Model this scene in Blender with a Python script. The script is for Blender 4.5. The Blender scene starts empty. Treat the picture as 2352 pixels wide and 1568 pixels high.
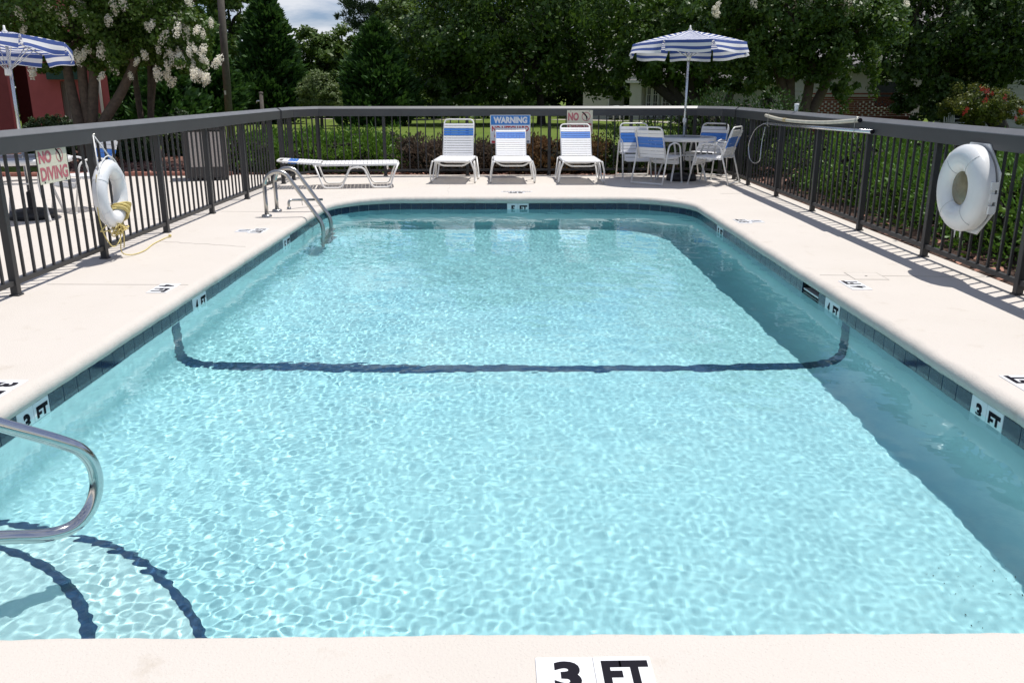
import bpy, math, random
import numpy as np
from mathutils import Vector, Matrix
sc = bpy.context.scene
C = sc.collection
PI = math.pi
R = math.radians
random.seed(7)

# ------------------------------------------------------------------ camera
CAM_H, PITCH, FPX = 1.45, .2876, 1960.0
cam = bpy.data.cameras.new('camera')
cam_o = bpy.data.objects.new('camera', cam)
C.objects.link(cam_o)
sc.camera = cam_o
cam.sensor_width = 36
cam.lens = 36 * FPX / 2352
cam.clip_start = .05
cam.clip_end = 1500
cam_o.location = (0, 0, CAM_H)
cam_o.rotation_euler = (PI / 2 - PITCH, 0, 0)
# ------------------------------------------------------------------ sky and sun
SUN_EL, SUN_AZ = R(73), R(60)
w = bpy.data.worlds.new('World')
sc.world = w
w.use_nodes = True
wn, wl = w.node_tree.nodes, w.node_tree.links
bg = wn['Background']
sky = wn.new('ShaderNodeTexSky')
sky.sky_type = 'NISHITA'
sky.sun_disc = False
sky.sun_elevation = SUN_EL
sky.sun_rotation = SUN_AZ
sky.dust_density = .2
sky.air_density = 1.0
sky.ozone_density = 3.0
tc = wn.new('ShaderNodeTexCoord')
mp = wn.new('ShaderNodeMapping')
mp.inputs['Scale'].default_value = (1.6, 1.6, 5.5)
mp.inputs['Location'].default_value = (.74, 1.82, 1.06)
nz = wn.new('ShaderNodeTexNoise')
nz.inputs['Scale'].default_value = 4.6
nz.inputs['Detail'].default_value = 9
nz.inputs['Roughness'].default_value = .58
nz.inputs['Distortion'].default_value = .35
cr = wn.new('ShaderNodeValToRGB')
cr.color_ramp.elements[0].position = .44
cr.color_ramp.elements[0].color = (0, 0, 0, 1)
cr.color_ramp.elements[1].position = .66
cr.color_ramp.elements[1].color = (1, 1, 1, 1)
mx = wn.new('ShaderNodeMix')
mx.data_type = 'RGBA'
wl.new(tc.outputs['Generated'], mp.inputs['Vector'])
wl.new(mp.outputs[0], nz.inputs['Vector'])
wl.new(nz.outputs['Fac'], cr.inputs[0])
wl.new(cr.outputs[0], mx.inputs[0])
tint = wn.new('ShaderNodeMix')
tint.data_type = 'RGBA'
tint.blend_type = 'MULTIPLY'
tint.inputs[0].default_value = 1
tint.inputs[7].default_value = (.94, .98, 1.24, 1)      # a cooler, hazier blue
wl.new(sky.outputs[0], tint.inputs[6])
wl.new(tint.outputs[2], mx.inputs[6])
mx.inputs[7].default_value = (10.6, 11.1, 12.0, 1)      # white cloud, in the sky texture's own units
wl.new(mx.outputs[2], bg.inputs[0])
bg.inputs[1].default_value = .072
sun = bpy.data.lights.new('sun', 'SUN')
sun.energy = 4.9
sun.angle = R(.53)
sun.color = (1, .965, .92)
sun.cycles.is_caustics_light = True
sun_o = bpy.data.objects.new('sun', sun)
C.objects.link(sun_o)
sd = Vector((math.sin(SUN_AZ) * math.cos(SUN_EL), math.cos(SUN_AZ) * math.cos(SUN_EL), math.sin(SUN_EL)))
sun_o.rotation_euler = sd.to_track_quat('Z', 'Y').to_euler()
sun_o.location = sd * 60
vs = sc.view_settings
vs.view_transform = 'Standard'
vs.look = 'None'
vs.exposure = 0.0
vs.gamma = 1
vs.use_curve_mapping = False
sc.cycles.max_bounces = 10
sc.cycles.transparent_max_bounces = 8
sc.cycles.use_denoising = True
sc.cycles.sample_clamp_indirect = 6

# ------------------------------------------------------------------ materials
def newmat(name):
    m = bpy.data.materials.new(name)
    m.use_nodes = True
    return m, m.node_tree.nodes, m.node_tree.links, m.node_tree.nodes['Principled BSDF']

def mat(name, col, rough=.6, metal=0, var=.0, vscale=8, bump=0, bscale=60, spec=.5, col2=None, coat=0, bdist=.01, island=0):
    """one surface colour, broken up by noise (var, col2), with fine relief (bump)"""
    m, n, l, b = newmat(name)
    b.inputs['Base Color'].default_value = (*col, 1)
    b.inputs['Roughness'].default_value = rough
    b.inputs['Metallic'].default_value = metal
    b.inputs['Specular IOR Level'].default_value = spec
    b.inputs['Coat Weight'].default_value = coat
    t = n.new('ShaderNodeTexCoord')
    cur = None
    if var or col2:
        z = n.new('ShaderNodeTexNoise')
        z.inputs['Scale'].default_value = vscale
        z.inputs['Detail'].default_value = 6
        z.inputs['Roughness'].default_value = .62
        l.new(t.outputs['Object'], z.inputs['Vector'])
        k = n.new('ShaderNodeMix')
        k.data_type = 'RGBA'
        c2 = col2 or tuple(c * (1 - var) for c in col)
        k.inputs[6].default_value = (*col, 1)
        k.inputs[7].default_value = (*c2, 1)
        r = n.new('ShaderNodeMapRange')
        r.inputs[1].default_value = .35
        r.inputs[2].default_value = .68
        l.new(z.outputs['Fac'], r.inputs[0])
        l.new(r.outputs[0], k.inputs[0])
        cur = k.outputs[2]
    if island:
        g = n.new('ShaderNodeNewGeometry')
        h = n.new('ShaderNodeHueSaturation')
        q = n.new('ShaderNodeMapRange')
        q.inputs[3].default_value = 1 - island
        q.inputs[4].default_value = 1 + island
        l.new(g.outputs['Random Per Island'], q.inputs[0])
        l.new(q.outputs[0], h.inputs['Value'])
        if cur:
            l.new(cur, h.inputs['Color'])
        else:
            h.inputs['Color'].default_value = (*col, 1)
        cur = h.outputs[0]
    if cur:
        l.new(cur, b.inputs['Base Color'])
    if bump:
        z = n.new('ShaderNodeTexNoise')
        z.inputs['Scale'].default_value = bscale
        z.inputs['Detail'].default_value = 5
        l.new(t.outputs['Object'], z.inputs['Vector'])
        p = n.new('ShaderNodeBump')
        p.inputs['Strength'].default_value = bump
        p.inputs['Distance'].default_value = bdist
        l.new(z.outputs['Fac'], p.inputs['Height'])
        l.new(p.outputs[0], b.inputs['Normal'])
    return m

def leafmat(name, col, col2, trans=.35, rough=.46):
    m, n, l, b = newmat(name)
    g = n.new('ShaderNodeNewGeometry')
    k = n.new('ShaderNodeMix')
    k.data_type = 'RGBA'
    k.inputs[6].default_value = (*col, 1)
    k.inputs[7].default_value = (*col2, 1)
    t = n.new('ShaderNodeTexCoord')
    z = n.new('ShaderNodeTexNoise')
    z.inputs['Scale'].default_value = 1.1
    z.inputs['Detail'].default_value = 3
    l.new(t.outputs['Object'], z.inputs['Vector'])
    q = n.new('ShaderNodeMath'); q.operation = 'MULTIPLY_ADD'; q.inputs[1].default_value = 2.6; q.inputs[2].default_value = -.8
    l.new(z.outputs['Fac'], q.inputs[0])
    q2 = n.new('ShaderNodeMath'); q2.operation = 'MULTIPLY_ADD'; q2.inputs[1].default_value = .5; q2.use_clamp = True
    q3 = n.new('ShaderNodeMath'); q3.operation = 'MULTIPLY'; q3.inputs[1].default_value = .5
    l.new(g.outputs['Random Per Island'], q3.inputs[0])
    l.new(q.outputs[0], q2.inputs[0]); l.new(q3.outputs[0], q2.inputs[2])
    l.new(q2.outputs[0], k.inputs[0])
    b.inputs['Roughness'].default_value = rough
    b.inputs['Specular IOR Level'].default_value = .32
    l.new(k.outputs[2], b.inputs['Base Color'])
    tr = n.new('ShaderNodeBsdfTranslucent')
    h = n.new('ShaderNodeHueSaturation')
    h.inputs['Value'].default_value = 1.5
    h.inputs['Hue'].default_value = .485
    l.new(k.outputs[2], h.inputs['Color'])
    l.new(h.outputs[0], tr.inputs['Color'])
    s = n.new('ShaderNodeMixShader')
    s.inputs[0].default_value = trans
    l.new(b.outputs[0], s.inputs[1])
    l.new(tr.outputs[0], s.inputs[2])
    l.new(s.outputs[0], n['Material Output'].inputs[0])
    return m

def deck_material():
    m, n, l, b = newmat('painted concrete')
    t = n.new('ShaderNodeTexCoord')
    def noise(scale, detail=5, rough=.6):
        z = n.new('ShaderNodeTexNoise')
        z.inputs['Scale'].default_value = scale
        z.inputs['Detail'].default_value = detail
        z.inputs['Roughness'].default_value = rough
        l.new(t.outputs['Object'], z.inputs['Vector'])
        return z.outputs['Fac']
    def ramp(src, a, c):
        r = n.new('ShaderNodeMapRange')
        r.inputs[1].default_value = a
        r.inputs[2].default_value = c
        l.new(src, r.inputs[0])
        return r.outputs[0]
    def mixc(fac, a, c):
        k = n.new('ShaderNodeMix')
        k.data_type = 'RGBA'
        l.new(fac, k.inputs[0])
        if isinstance(a, tuple): k.inputs[6].default_value = (*a, 1)
        else: l.new(a, k.inputs[6])
        k.inputs[7].default_value = (*c, 1)
        return k.outputs[2]
    c = mixc(ramp(noise(.9), .35, .7), (.590, .545, .492), (.562, .517, .462))
    c = mixc(ramp(noise(4.5, 8, .7), .58, .80), c, (.47, .415, .345))         # faint rusty stains
    c = mixc(ramp(noise(140, 2), .62, .78), c, (.43, .395, .355))             # grit
    l.new(c, b.inputs['Base Color'])
    b.inputs['Roughness'].default_value = .85
    b.inputs['Specular IOR Level'].default_value = .25
    p = n.new('ShaderNodeBump')
    p.inputs['Strength'].default_value = .55
    p.inputs['Distance'].default_value = .006
    l.new(noise(110, 4, .65), p.inputs['Height'])
    l.new(p.outputs[0], b.inputs['Normal'])
    return m

def grass_material():
    m, n, l, b = newmat('lawn grass')
    t = n.new('ShaderNodeTexCoord')
    cols = [(.115, .165, .030), (.085, .135, .022), (.17, .19, .055)]
    z = n.new('ShaderNodeTexNoise'); z.inputs['Scale'].default_value = .55; z.inputs['Detail'].default_value = 8; z.inputs['Roughness'].default_value = .7
    z2 = n.new('ShaderNodeTexNoise'); z2.inputs['Scale'].default_value = 9; z2.inputs['Detail'].default_value = 6; z2.inputs['Roughness'].default_value = .75
    l.new(t.outputs['Object'], z.inputs['Vector']); l.new(t.outputs['Object'], z2.inputs['Vector'])
    r = n.new('ShaderNodeValToRGB')
    e = r.color_ramp.elements
    e[0].position, e[0].color = .3, (*cols[1], 1)
    e[1].position, e[1].color = .72, (*cols[2], 1)
    x = e.new(.5); x.color = (*cols[0], 1)
    a = n.new('ShaderNodeMath'); a.operation = 'MULTIPLY_ADD'; a.inputs[1].default_value = .55
    a2 = n.new('ShaderNodeMath'); a2.operation = 'MULTIPLY'; a2.inputs[1].default_value = .45
    l.new(z2.outputs['Fac'], a2.inputs[0]); l.new(z.outputs['Fac'], a.inputs[0]); l.new(a2.outputs[0], a.inputs[2])
    l.new(a.outputs[0], r.inputs[0]); l.new(r.outputs[0], b.inputs['Base Color'])
    b.inputs['Roughness'].default_value = .9; b.inputs['Specular IOR Level'].default_value = .1
    p = n.new('ShaderNodeBump'); p.inputs['Strength'].default_value = .8; p.inputs['Distance'].default_value = .05
    z3 = n.new('ShaderNodeTexNoise'); z3.inputs['Scale'].default_value = 28; z3.inputs['Detail'].default_value = 4
    l.new(t.outputs['Object'], z3.inputs['Vector']); l.new(z3.outputs['Fac'], p.inputs['Height']); l.new(p.outputs[0], b.inputs['Normal'])
    return m

def plaster_material():
    """pale aqua pool finish, laid in a bluer shade towards the deep end"""
    m, n, l, b = newmat('depth-tinted pool plaster')
    t = n.new('ShaderNodeTexCoord')
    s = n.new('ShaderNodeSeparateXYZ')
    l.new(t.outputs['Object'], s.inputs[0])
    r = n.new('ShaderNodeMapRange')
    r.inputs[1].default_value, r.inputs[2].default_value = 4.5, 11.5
    l.new(s.outputs['Y'], r.inputs[0])  # light absorbed by deeper water, put into the plaster colour along its length
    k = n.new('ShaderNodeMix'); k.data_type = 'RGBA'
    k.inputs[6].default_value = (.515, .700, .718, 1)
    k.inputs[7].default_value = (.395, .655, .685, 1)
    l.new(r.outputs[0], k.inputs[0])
    z = n.new('ShaderNodeTexNoise')
    z.inputs['Scale'].default_value = 2.2
    z.inputs['Detail'].default_value = 7
    z.inputs['Roughness'].default_value = .65
    l.new(t.outputs['Object'], z.inputs['Vector'])
    q = n.new('ShaderNodeMapRange')
    q.inputs[1].default_value, q.inputs[2].default_value, q.inputs[3].default_value, q.inputs[4].default_value = .3, .7, .93, 1.04
    l.new(z.outputs['Fac'], q.inputs[0])
    h = n.new('ShaderNodeHueSaturation')
    l.new(q.outputs[0], h.inputs['Value'])
    l.new(k.outputs[2], h.inputs['Color'])
    l.new(h.outputs[0], b.inputs['Base Color'])
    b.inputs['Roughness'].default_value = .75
    return m

def water_material():
    m = bpy.data.materials.new('pool water')
    m.use_nodes = True
    n, l = m.node_tree.nodes, m.node_tree.links
    n.remove(n['Principled BSDF'])
    g = n.new('ShaderNodeBsdfGlass')
    g.inputs['Roughness'].default_value = 0
    g.inputs['IOR'].default_value = 1.33
    g.inputs['Color'].default_value = (.848, .984, .996, 1)
    l.new(g.outputs[0], n['Material Output'].inputs[0])
    return m

def stripe_material(name, a, b_, period=.10):
    m, n, l, b = newmat(name)
    u = n.new('ShaderNodeUVMap')
    s = n.new('ShaderNodeSeparateXYZ')
    l.new(u.outputs[0], s.inputs[0])
    f = n.new('ShaderNodeMath'); f.operation = 'DIVIDE'; f.inputs[1].default_value = period
    l.new(s.outputs[1], f.inputs[0])
    f2 = n.new('ShaderNodeMath'); f2.operation = 'FRACT'; l.new(f.outputs[0], f2.inputs[0])
    f3 = n.new('ShaderNodeMath'); f3.operation = 'GREATER_THAN'; f3.inputs[1].default_value = .53; l.new(f2.outputs[0], f3.inputs[0])
    k = n.new('ShaderNodeMix'); k.data_type = 'RGBA'
    k.inputs[6].default_value = (*a, 1); k.inputs[7].default_value = (*b_, 1)
    l.new(f3.outputs[0], k.inputs[0]); l.new(k.outputs[2], b.inputs['Base Color'])
    b.inputs['Roughness'].default_value = .8
    tr = n.new('ShaderNodeBsdfTranslucent'); l.new(k.outputs[2], tr.inputs['Color'])
    ms = n.new('ShaderNodeMixShader'); ms.inputs[0].default_value = .3
    l.new(b.outputs[0], ms.inputs[1]); l.new(tr.outputs[0], ms.inputs[2]); l.new(ms.outputs[0], n['Material Output'].inputs[0])
    return m

M = dict(
    deck=deck_material(), grass=grass_material(), water=water_material(),
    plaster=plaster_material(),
    step=mat('white step plaster', (.60, .695, .69), .75, var=.06, vscale=5, bump=.1, bscale=90),
    tile=mat('dark blue glazed tile', (.008, .026, .066), .16, var=.5, vscale=14, bump=.15, bscale=30, bdist=.002),
    stripe=mat('blue stripe tile', (.022, .055, .125), .35, var=.35, vscale=18),
    grout=mat('pale grout', (.33, .36, .37), .9),
    mtile=mat('white marker tile', (.78, .79, .80), .3, var=.05, vscale=20),
    ink=mat('black marking', (.012, .011, .016), .85, spec=.12),
    fence=mat('charcoal fence paint', (.031, .031, .032), .48, var=.22, vscale=3, bump=.05, bscale=80, bdist=.002),
    cap=mat('sun-faded grey rail cap', (.150, .152, .152), .45, var=.14, vscale=5),
    rail=mat('grey rail paint', (.060, .061, .062), .45, var=.16, vscale=4, bump=.05, bscale=60, bdist=.002),
    frame=mat('white powder coat', (.78, .77, .74), .35, var=.04, vscale=12),
    strap=mat('white vinyl', (.80, .80, .80), .42, var=.04, vscale=9),
    strapb=mat('blue vinyl', (.045, .19, .60), .42, var=.12, vscale=9),
    steel=mat('polished steel', (.62, .62, .61), .10, metal=1, bump=.02, bscale=30, bdist=.002),
    brushed=mat('brushed steel', (.50, .49, .46), .30, metal=1, var=.15, vscale=20),
    ring=mat('white buoy plastic', (.78, .79, .80), .33, var=.06, vscale=7),
    case=mat('white case plastic', (.76, .77, .76), .30, var=.07, vscale=6),
    dome=mat('yellowed clear dome', (.25, .215, .13), .22, var=.5, vscale=7),
    ropew=mat('white rope', (.74, .74, .72), .8, bump=.5, bscale=300),
    ropey=mat('yellow rope', (.78, .64, .25), .75, var=.25, vscale=40, bump=.5, bscale=300),
    cream=mat('sign board cream', (.70, .67, .52), .5, var=.06, vscale=10),
    white=mat('sign board white', (.74, .75, .76), .45, var=.05, vscale=9),
    pink=mat('faded red lettering', (.56, .17, .19), .6, var=.25, vscale=30),
    red=mat('red lettering', (.46, .03, .045), .55),
    sblue=mat('sign blue', (.03, .20, .56), .5),
    bark=mat('tree bark', (.12, .088, .066), .9, col2=(.07, .052, .040), vscale=14, bump=.6, bscale=26, bdist=.02),
    barkd=mat('dark tree bark', (.05, .042, .035), .9, var=.4, vscale=10, bump=.6, bscale=20, bdist=.03),
    wood=mat('grey pole wood', (.10, .085, .07), .85, var=.35, vscale=9, bump=.4, bscale=40),
    stucco=mat('red stucco', (.44, .115, .11), .9, var=.16, vscale=2.2, bump=.35, bscale=130),
    stuccod=mat('dark red recess', (.10, .02, .022), .9),  # much darker red on the back wall of the recess
    louver=mat('grey louver paint', (.30, .30, .25), .6),
    green=mat('green canvas', (.02, .07, .05), .7),
    siding=mat('beige siding', (.58, .57, .50), .7, var=.06, vscale=3),
    trim=mat('white trim', (.66, .66, .64), .6),
    roof=mat('grey shingles', (.19, .18, .18), .9, var=.3, vscale=3, bump=.4, bscale=14, bdist=.03),
    glass=mat('dark window glass', (.02, .026, .032), .06, spec=.8),
    mortar=mat('brown mortar', (.20, .13, .10), .9),
    brick=mat('red brick', (.24, .075, .05), .9, var=.35, vscale=5),
    curb=mat('brick edging', (.36, .15, .11), .9, var=.3, vscale=8, bump=.3),
    mulch=mat('pine bark mulch', (.23, .115, .085), .95, col2=(.10, .05, .038), vscale=22, bump=1.0, bscale=45, bdist=.03),
    mulchd=mat('dark brown mulch', (.095, .052, .036), .95, col2=(.035, .020, .015), vscale=22, bump=1.0, bscale=45, bdist=.03),  # darker mulch tone for the right bed
    chip=mat('bark chips', (.28, .14, .10), .9, island=.6),
    aggregate=mat('pebble panel', (.50, .45, .41), .9, col2=(.32, .29, .27), vscale=60, bump=.8, bscale=70),
    binframe=mat('dark bin frame', (.045, .040, .038), .6),
    black=mat('black cast iron', (.014, .014, .016), .5),
    ttop=mat('frosted table top', (.42, .44, .45), .22, var=.15, vscale=6),
    path=mat('pale path', (.48, .44, .36), .9, var=.2, vscale=2),
    void=mat('dark skimmer throat', (.012, .014, .014), .9),
    pvc=mat('white pipe', (.75, .76, .78), .35),
    polew=mat('yellowed white pole', (.66, .62, .50), .35, var=.25, vscale=8),
    alu=mat('aluminium pole', (.62, .63, .64), .25, metal=.9),
    canopy=stripe_material('blue striped canvas', (.80, .80, .81), (.060, .105, .32), .090),
    flowerw=leafmat('white blossom', (.82, .80, .72), (.70, .67, .58), .4, .7),
    flowerr=leafmat('red blossom', (.26, .020, .016), (.36, .05, .025), .35, .7),
    l_crape=leafmat('crape leaves', (.034, .078, .009), (.075, .135, .016), .28),
    l_oak=leafmat('oak leaves', (.028, .072, .010), (.070, .130, .016), .25),
    l_dark=leafmat('dark leaves', (.023, .056, .010), (.052, .098, .015), .22),
    l_wood=leafmat('wood leaves', (.038, .092, .012), (.095, .150, .020), .28, .5),
    l_cedar=leafmat('cedar needles', (.020, .064, .013), (.044, .104, .018), .2, .55),
    l_pine=leafmat('pine needles', (.030, .060, .026), (.050, .085, .034), .2, .5),
    l_shrub=leafmat('pale shrub leaves', (.075, .120, .030), (.125, .165, .055), .3, .5),
    l_box=leafmat('boxwood leaves', (.020, .048, .012), (.038, .072, .016), .2),
    l_jun=leafmat('juniper green', (.042, .125, .010), (.105, .210, .020), .2, .5),
    l_jund=leafmat('dark juniper green', (.018, .055, .007), (.045, .100, .012), .15, .5),
    l_brown=leafmat('dead brown twigs', (.085, .062, .045), (.13, .095, .065), .15, .8),
    l_rust=leafmat('rusty twigs', (.17, .085, .035), (.11, .08, .03), .2, .7),
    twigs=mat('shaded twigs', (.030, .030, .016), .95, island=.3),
    l_red=leafmat('red crape leaves', (.06, .105, .018), (.13, .13, .02), .35),
)

# ------------------------------------------------------------------ mesh helpers
class MB:
    def __init__(s): s.v, s.f, s.s, s.uv = [], [], [], {}
    def add(s, v, f, smooth=False):
        o = len(s.v)
        s.v += [tuple(p) for p in v]
        s.f += [tuple(i + o for i in q) for q in f]
        s.s += [smooth] * len(f)
        return s
    def box(s, c, d, rz=0, mtx=None):
        x, y, z = (k / 2 for k in d)
        p = [Vector((a, b, e)) for a in (-x, x) for b in (-y, y) for e in (-z, z)]
        m = mtx or Matrix.Rotation(rz, 3, 'Z')
        return s.add([m @ q + Vector(c) for q in p], [(0, 1, 3, 2), (4, 6, 7, 5), (0, 4, 5, 1), (2, 3, 7, 6), (0, 2, 6, 4), (1, 5, 7, 3)])
    def cbox(s, c, d, r=.005, rz=0):
        """box with chamfered vertical and top edges"""
        x, y, z = (k / 2 for k in d)
        lv = [(-z, 0), (z - r, 0), (z, r)]
        v = []
        for zz, i in lv:
            a, b = x - i, y - i
            k = r * .8
            v += [(-a + k, -b, zz), (a - k, -b, zz), (a, -b + k, zz), (a, b - k, zz), (a - k, b, zz), (-a + k, b, zz), (-a, b - k, zz), (-a, -b + k, zz)]
        m = Matrix.Rotation(rz, 3, 'Z')
        f = [tuple(range(7, -1, -1)), tuple(range(16, 24))]
        for L in (0, 8):
            for i in range(8):
                j = (i + 1) % 8
                f.append((L + i, L + j, L + 8 + j, L + 8 + i))
        return s.add([m @ Vector(q) + Vector(c) for q in v], f)
    def tube(s, pts, r, n=10, closed=False, taper=None, cap=True):
        P = [Vector(p) for p in pts]
        N = len(P)
        T = []
        for i in range(N):
            a = P[(i - 1) % N] if (closed or i > 0) else P[i]
            b = P[(i + 1) % N] if (closed or i < N - 1) else P[i]
            d = (b - a)
            T.append(d.normalized() if d.length > 1e-9 else Vector((0, 0, 1)))
        up = Vector((0, 0, 1)) if abs(T[0].z) < .9 else Vector((1, 0, 0))
        u = T[0].cross(up).normalized()
        v = []
        for i in range(N):
            u = (u - T[i] * u.dot(T[i])).normalized()
            w_ = T[i].cross(u)
            rr = r if taper is None else taper[i]
            for k in range(n):
                a = 2 * PI * k / n
                v.append(P[i] + (u * math.cos(a) + w_ * math.sin(a)) * rr)
        f = []
        for i in range(N if closed else N - 1):
            j = (i + 1) % N
            for k in range(n):
                q = (k + 1) % n
                f.append((i * n + k, i * n + q, j * n + q, j * n + k))
        s.add(v, f, True)
        if not closed and cap:
            o = len(s.v) - len(v)
            s.f += [tuple(o + k for k in range(n - 1, -1, -1)), tuple(o + (N - 1) * n + k for k in range(n))]
            s.s += [False, False]
        return s
    def lathe(s, prof, c=(0, 0, 0), n=24, axis='Z', smooth=True):
        v, f = [], []
        for r, z in prof:
            for k in range(n):
                a = 2 * PI * k / n
                p = (r * math.cos(a), r * math.sin(a), z)
                if axis == 'X': p = (z, p[0], p[1])
                if axis == 'Y': p = (p[0], -z, p[1])
                v.append(Vector(p) + Vector(c))
        for i in range(len(prof) - 1):
            for k in range(n):
                q = (k + 1) % n
                f.append((i * n + k, i * n + q, (i + 1) * n + q, (i + 1) * n + k))
        return s.add(v, f, smooth)
    def prism(s, poly, y0, y1):
        """polygon in the xz plane pushed along y"""
        n = len(poly)
        v = [(x, y0, z) for x, z in poly] + [(x, y1, z) for x, z in poly]
        f = [tuple(range(n)), tuple(range(2 * n - 1, n - 1, -1))]
        f += [(i, i + n, (i + 1) % n + n, (i + 1) % n) for i in range(n)]
        return s.add(v, f)
    def mesh(s, name, m):
        me = bpy.data.meshes.new(name)
        me.from_pydata(s.v, [], s.f)
        me.polygons.foreach_set('use_smooth', s.s)
        me.materials.append(m)
        me.update()
        return me
    def build(s, name, m, parent=None, loc=None):
        return link(name, s.mesh(name, m), parent, loc)

def link(name, me, parent=None, loc=None, rot=None, scale=None):
    o = bpy.data.objects.new(name, me)
    C.objects.link(o)
    if parent: o.parent = parent
    if loc is not None: o.location = loc
    if rot is not None: o.rotation_euler = rot
    if scale is not None: o.scale = scale
    return o

def tag(o, label=None, cat=None, group=None, kind=None):
    if label: o['label'] = label
    if cat: o['category'] = cat
    if group: o['group'] = group
    if kind: o['kind'] = kind
    return o

def thing(name, label, cat, loc=(0, 0, 0), rz=0, group=None):
    o = bpy.data.objects.new(name, None)
    C.objects.link(o)
    o.empty_display_size = .2
    o.location = loc
    o.rotation_euler = (0, 0, rz)
    return tag(o, label, cat, group)

def copy_tree(o, parent=None):
    c = o.copy()
    C.objects.link(c)
    c.parent = parent
    for ch in list(o.children): copy_tree(ch, c)
    return c

def fillet(pts, r=.05, n=5, closed=False):
    """round the corners of a polyline"""
    P = [Vector(p) for p in pts]
    out = []
    N = len(P)
    for i in range(N):
        if not closed and i in (0, N - 1):
            out.append(P[i])
            continue
        a, b, c = P[(i - 1) % N], P[i], P[(i + 1) % N]
        d1, d2 = (a - b), (c - b)
        k = min(r, d1.length * .48, d2.length * .48)
        s, e = b + d1.normalized() * k, b + d2.normalized() * k
        for j in range(n + 1):
            t = j / n
            out.append(s * (1 - t) ** 2 + b * 2 * t * (1 - t) + e * t * t)
    return out

def spline(pts, n=6):
    P = [Vector(p) for p in pts]
    P = [P[0]] + P + [P[-1]]
    out = []
    for i in range(1, len(P) - 2):
        for j in range(n):
            t = j / n
            a, b, c, d = P[i - 1], P[i], P[i + 1], P[i + 2]
            out.append(.5 * ((2 * b) + (c - a) * t + (2 * a - 5 * b + 4 * c - d) * t * t + (3 * b - a - 3 * c + d) * t ** 3))
    out.append(P[-2])
    return out

def at(px, py, Y):
    """the point at distance Y along the sight line of a pixel of the 3240 x 2160 photograph"""
    a = (px * .725926 - 1176) / FPX
    b = (784 - py * .725926) / FPX
    c, s = math.cos(PITCH), math.sin(PITCH)
    d = Vector((a, c + b * s, -s + b * c))
    return Vector((0, 0, CAM_H)) + d * (Y / d.y)

def quads(name, co, m, smooth=False, parent=None, n=4):
    """a mesh from an (N, n, 3) array of polygons"""
    co = np.ascontiguousarray(co, dtype=np.float32)
    N = len(co)
    me = bpy.data.meshes.new(name)
    me.vertices.add(N * n)
    me.vertices.foreach_set('co', co.ravel())
    me.loops.add(N * n)
    me.loops.foreach_set('vertex_index', np.arange(N * n, dtype=np.int32))
    me.polygons.add(N)
    me.polygons.foreach_set('loop_start', np.arange(N, dtype=np.int32) * n)
    me.polygons.foreach_set('loop_total', np.full(N, n, dtype=np.int32))
    me.update(calc_edges=True)
    me.materials.append(m)
    return link(name, me, parent)

def grid_mesh(name, co, m, parent=None, smooth=True):
    """co: (ny, nx, 3)"""
    ny, nx = co.shape[:2]
    me = bpy.data.meshes.new(name)
    me.vertices.add(nx * ny)
    me.vertices.foreach_set('co', np.ascontiguousarray(co, dtype=np.float32).ravel())
    I, J = np.meshgrid(np.arange(nx - 1), np.arange(ny - 1))
    a = (J * nx + I).ravel()
    q = np.stack([a, a + 1, a + 1 + nx, a + nx], 1).astype(np.int32)
    me.loops.add(q.size)
    me.loops.foreach_set('vertex_index', q.ravel())
    me.polygons.add(len(q))
    me.polygons.foreach_set('loop_start', np.arange(len(q), dtype=np.int32) * 4)
    me.polygons.foreach_set('loop_total', np.full(len(q), 4, dtype=np.int32))
    me.update(calc_edges=True)
    me.polygons.foreach_set('use_smooth', np.full(len(q), smooth))
    me.materials.append(m)
    return link(name, me, parent)

def receives(*obs):
    for o in obs: o.cycles.is_caustics_receiver = True

_txt = {}
def text_mesh(s, bold=.02):
    """unit-height lettering, origin bottom left; returns (verts, faces, width)"""
    if (s, bold) in _txt: return _txt[s, bold]
    cu = bpy.data.curves.new('lettering', 'FONT')
    cu.body = s
    cu.size = 1
    cu.offset = bold
    cu.extrude = .5
    cu.resolution_u = 4
    o = bpy.data.objects.new('lettering', cu)
    C.objects.link(o)
    bpy.context.view_layer.update()
    dg = bpy.context.evaluated_depsgraph_get()
    me = bpy.data.meshes.new_from_object(o.evaluated_get(dg))
    v = np.array([x.co[:] for x in me.vertices])
    f = [tuple(p.vertices) for p in me.polygons]
    bpy.data.objects.remove(o)
    bpy.data.curves.remove(cu)
    bpy.data.meshes.remove(me)
    lo, hi = v.min(0), v.max(0)
    v[:, :2] -= lo[:2]
    v[:, :2] /= (hi[1] - lo[1])
    _txt[s, bold] = v, f, (hi[0] - lo[0]) / (hi[1] - lo[1])
    return _txt[s, bold]

def put_text(mb, s, x, y, h, width=None, thick=.002, z=0, bold=.03):
    """lettering on a board in local xy, standing proud along z"""
    v, f, wd = text_mesh(s, bold)
    sx = (width / wd) if width else h
    p = np.stack([v[:, 0] * sx + x, v[:, 1] * h + y, (v[:, 2] + .5) * thick + z], 1)
    return mb.add(p, f)

# ------------------------------------------------------------------ pool outline
X0, X1, Y0, Y1 = -2.46, 2.445, 1.98, 12.1
RF, RN = 1.0, .35
WZ = -.172                                                    # still water level
def floor_z(y): return WZ - float(np.interp(y, [2, 4, 6.05, 9.6, 12.1], [.92, .95, 1.10, 1.42, 1.48]))

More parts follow.
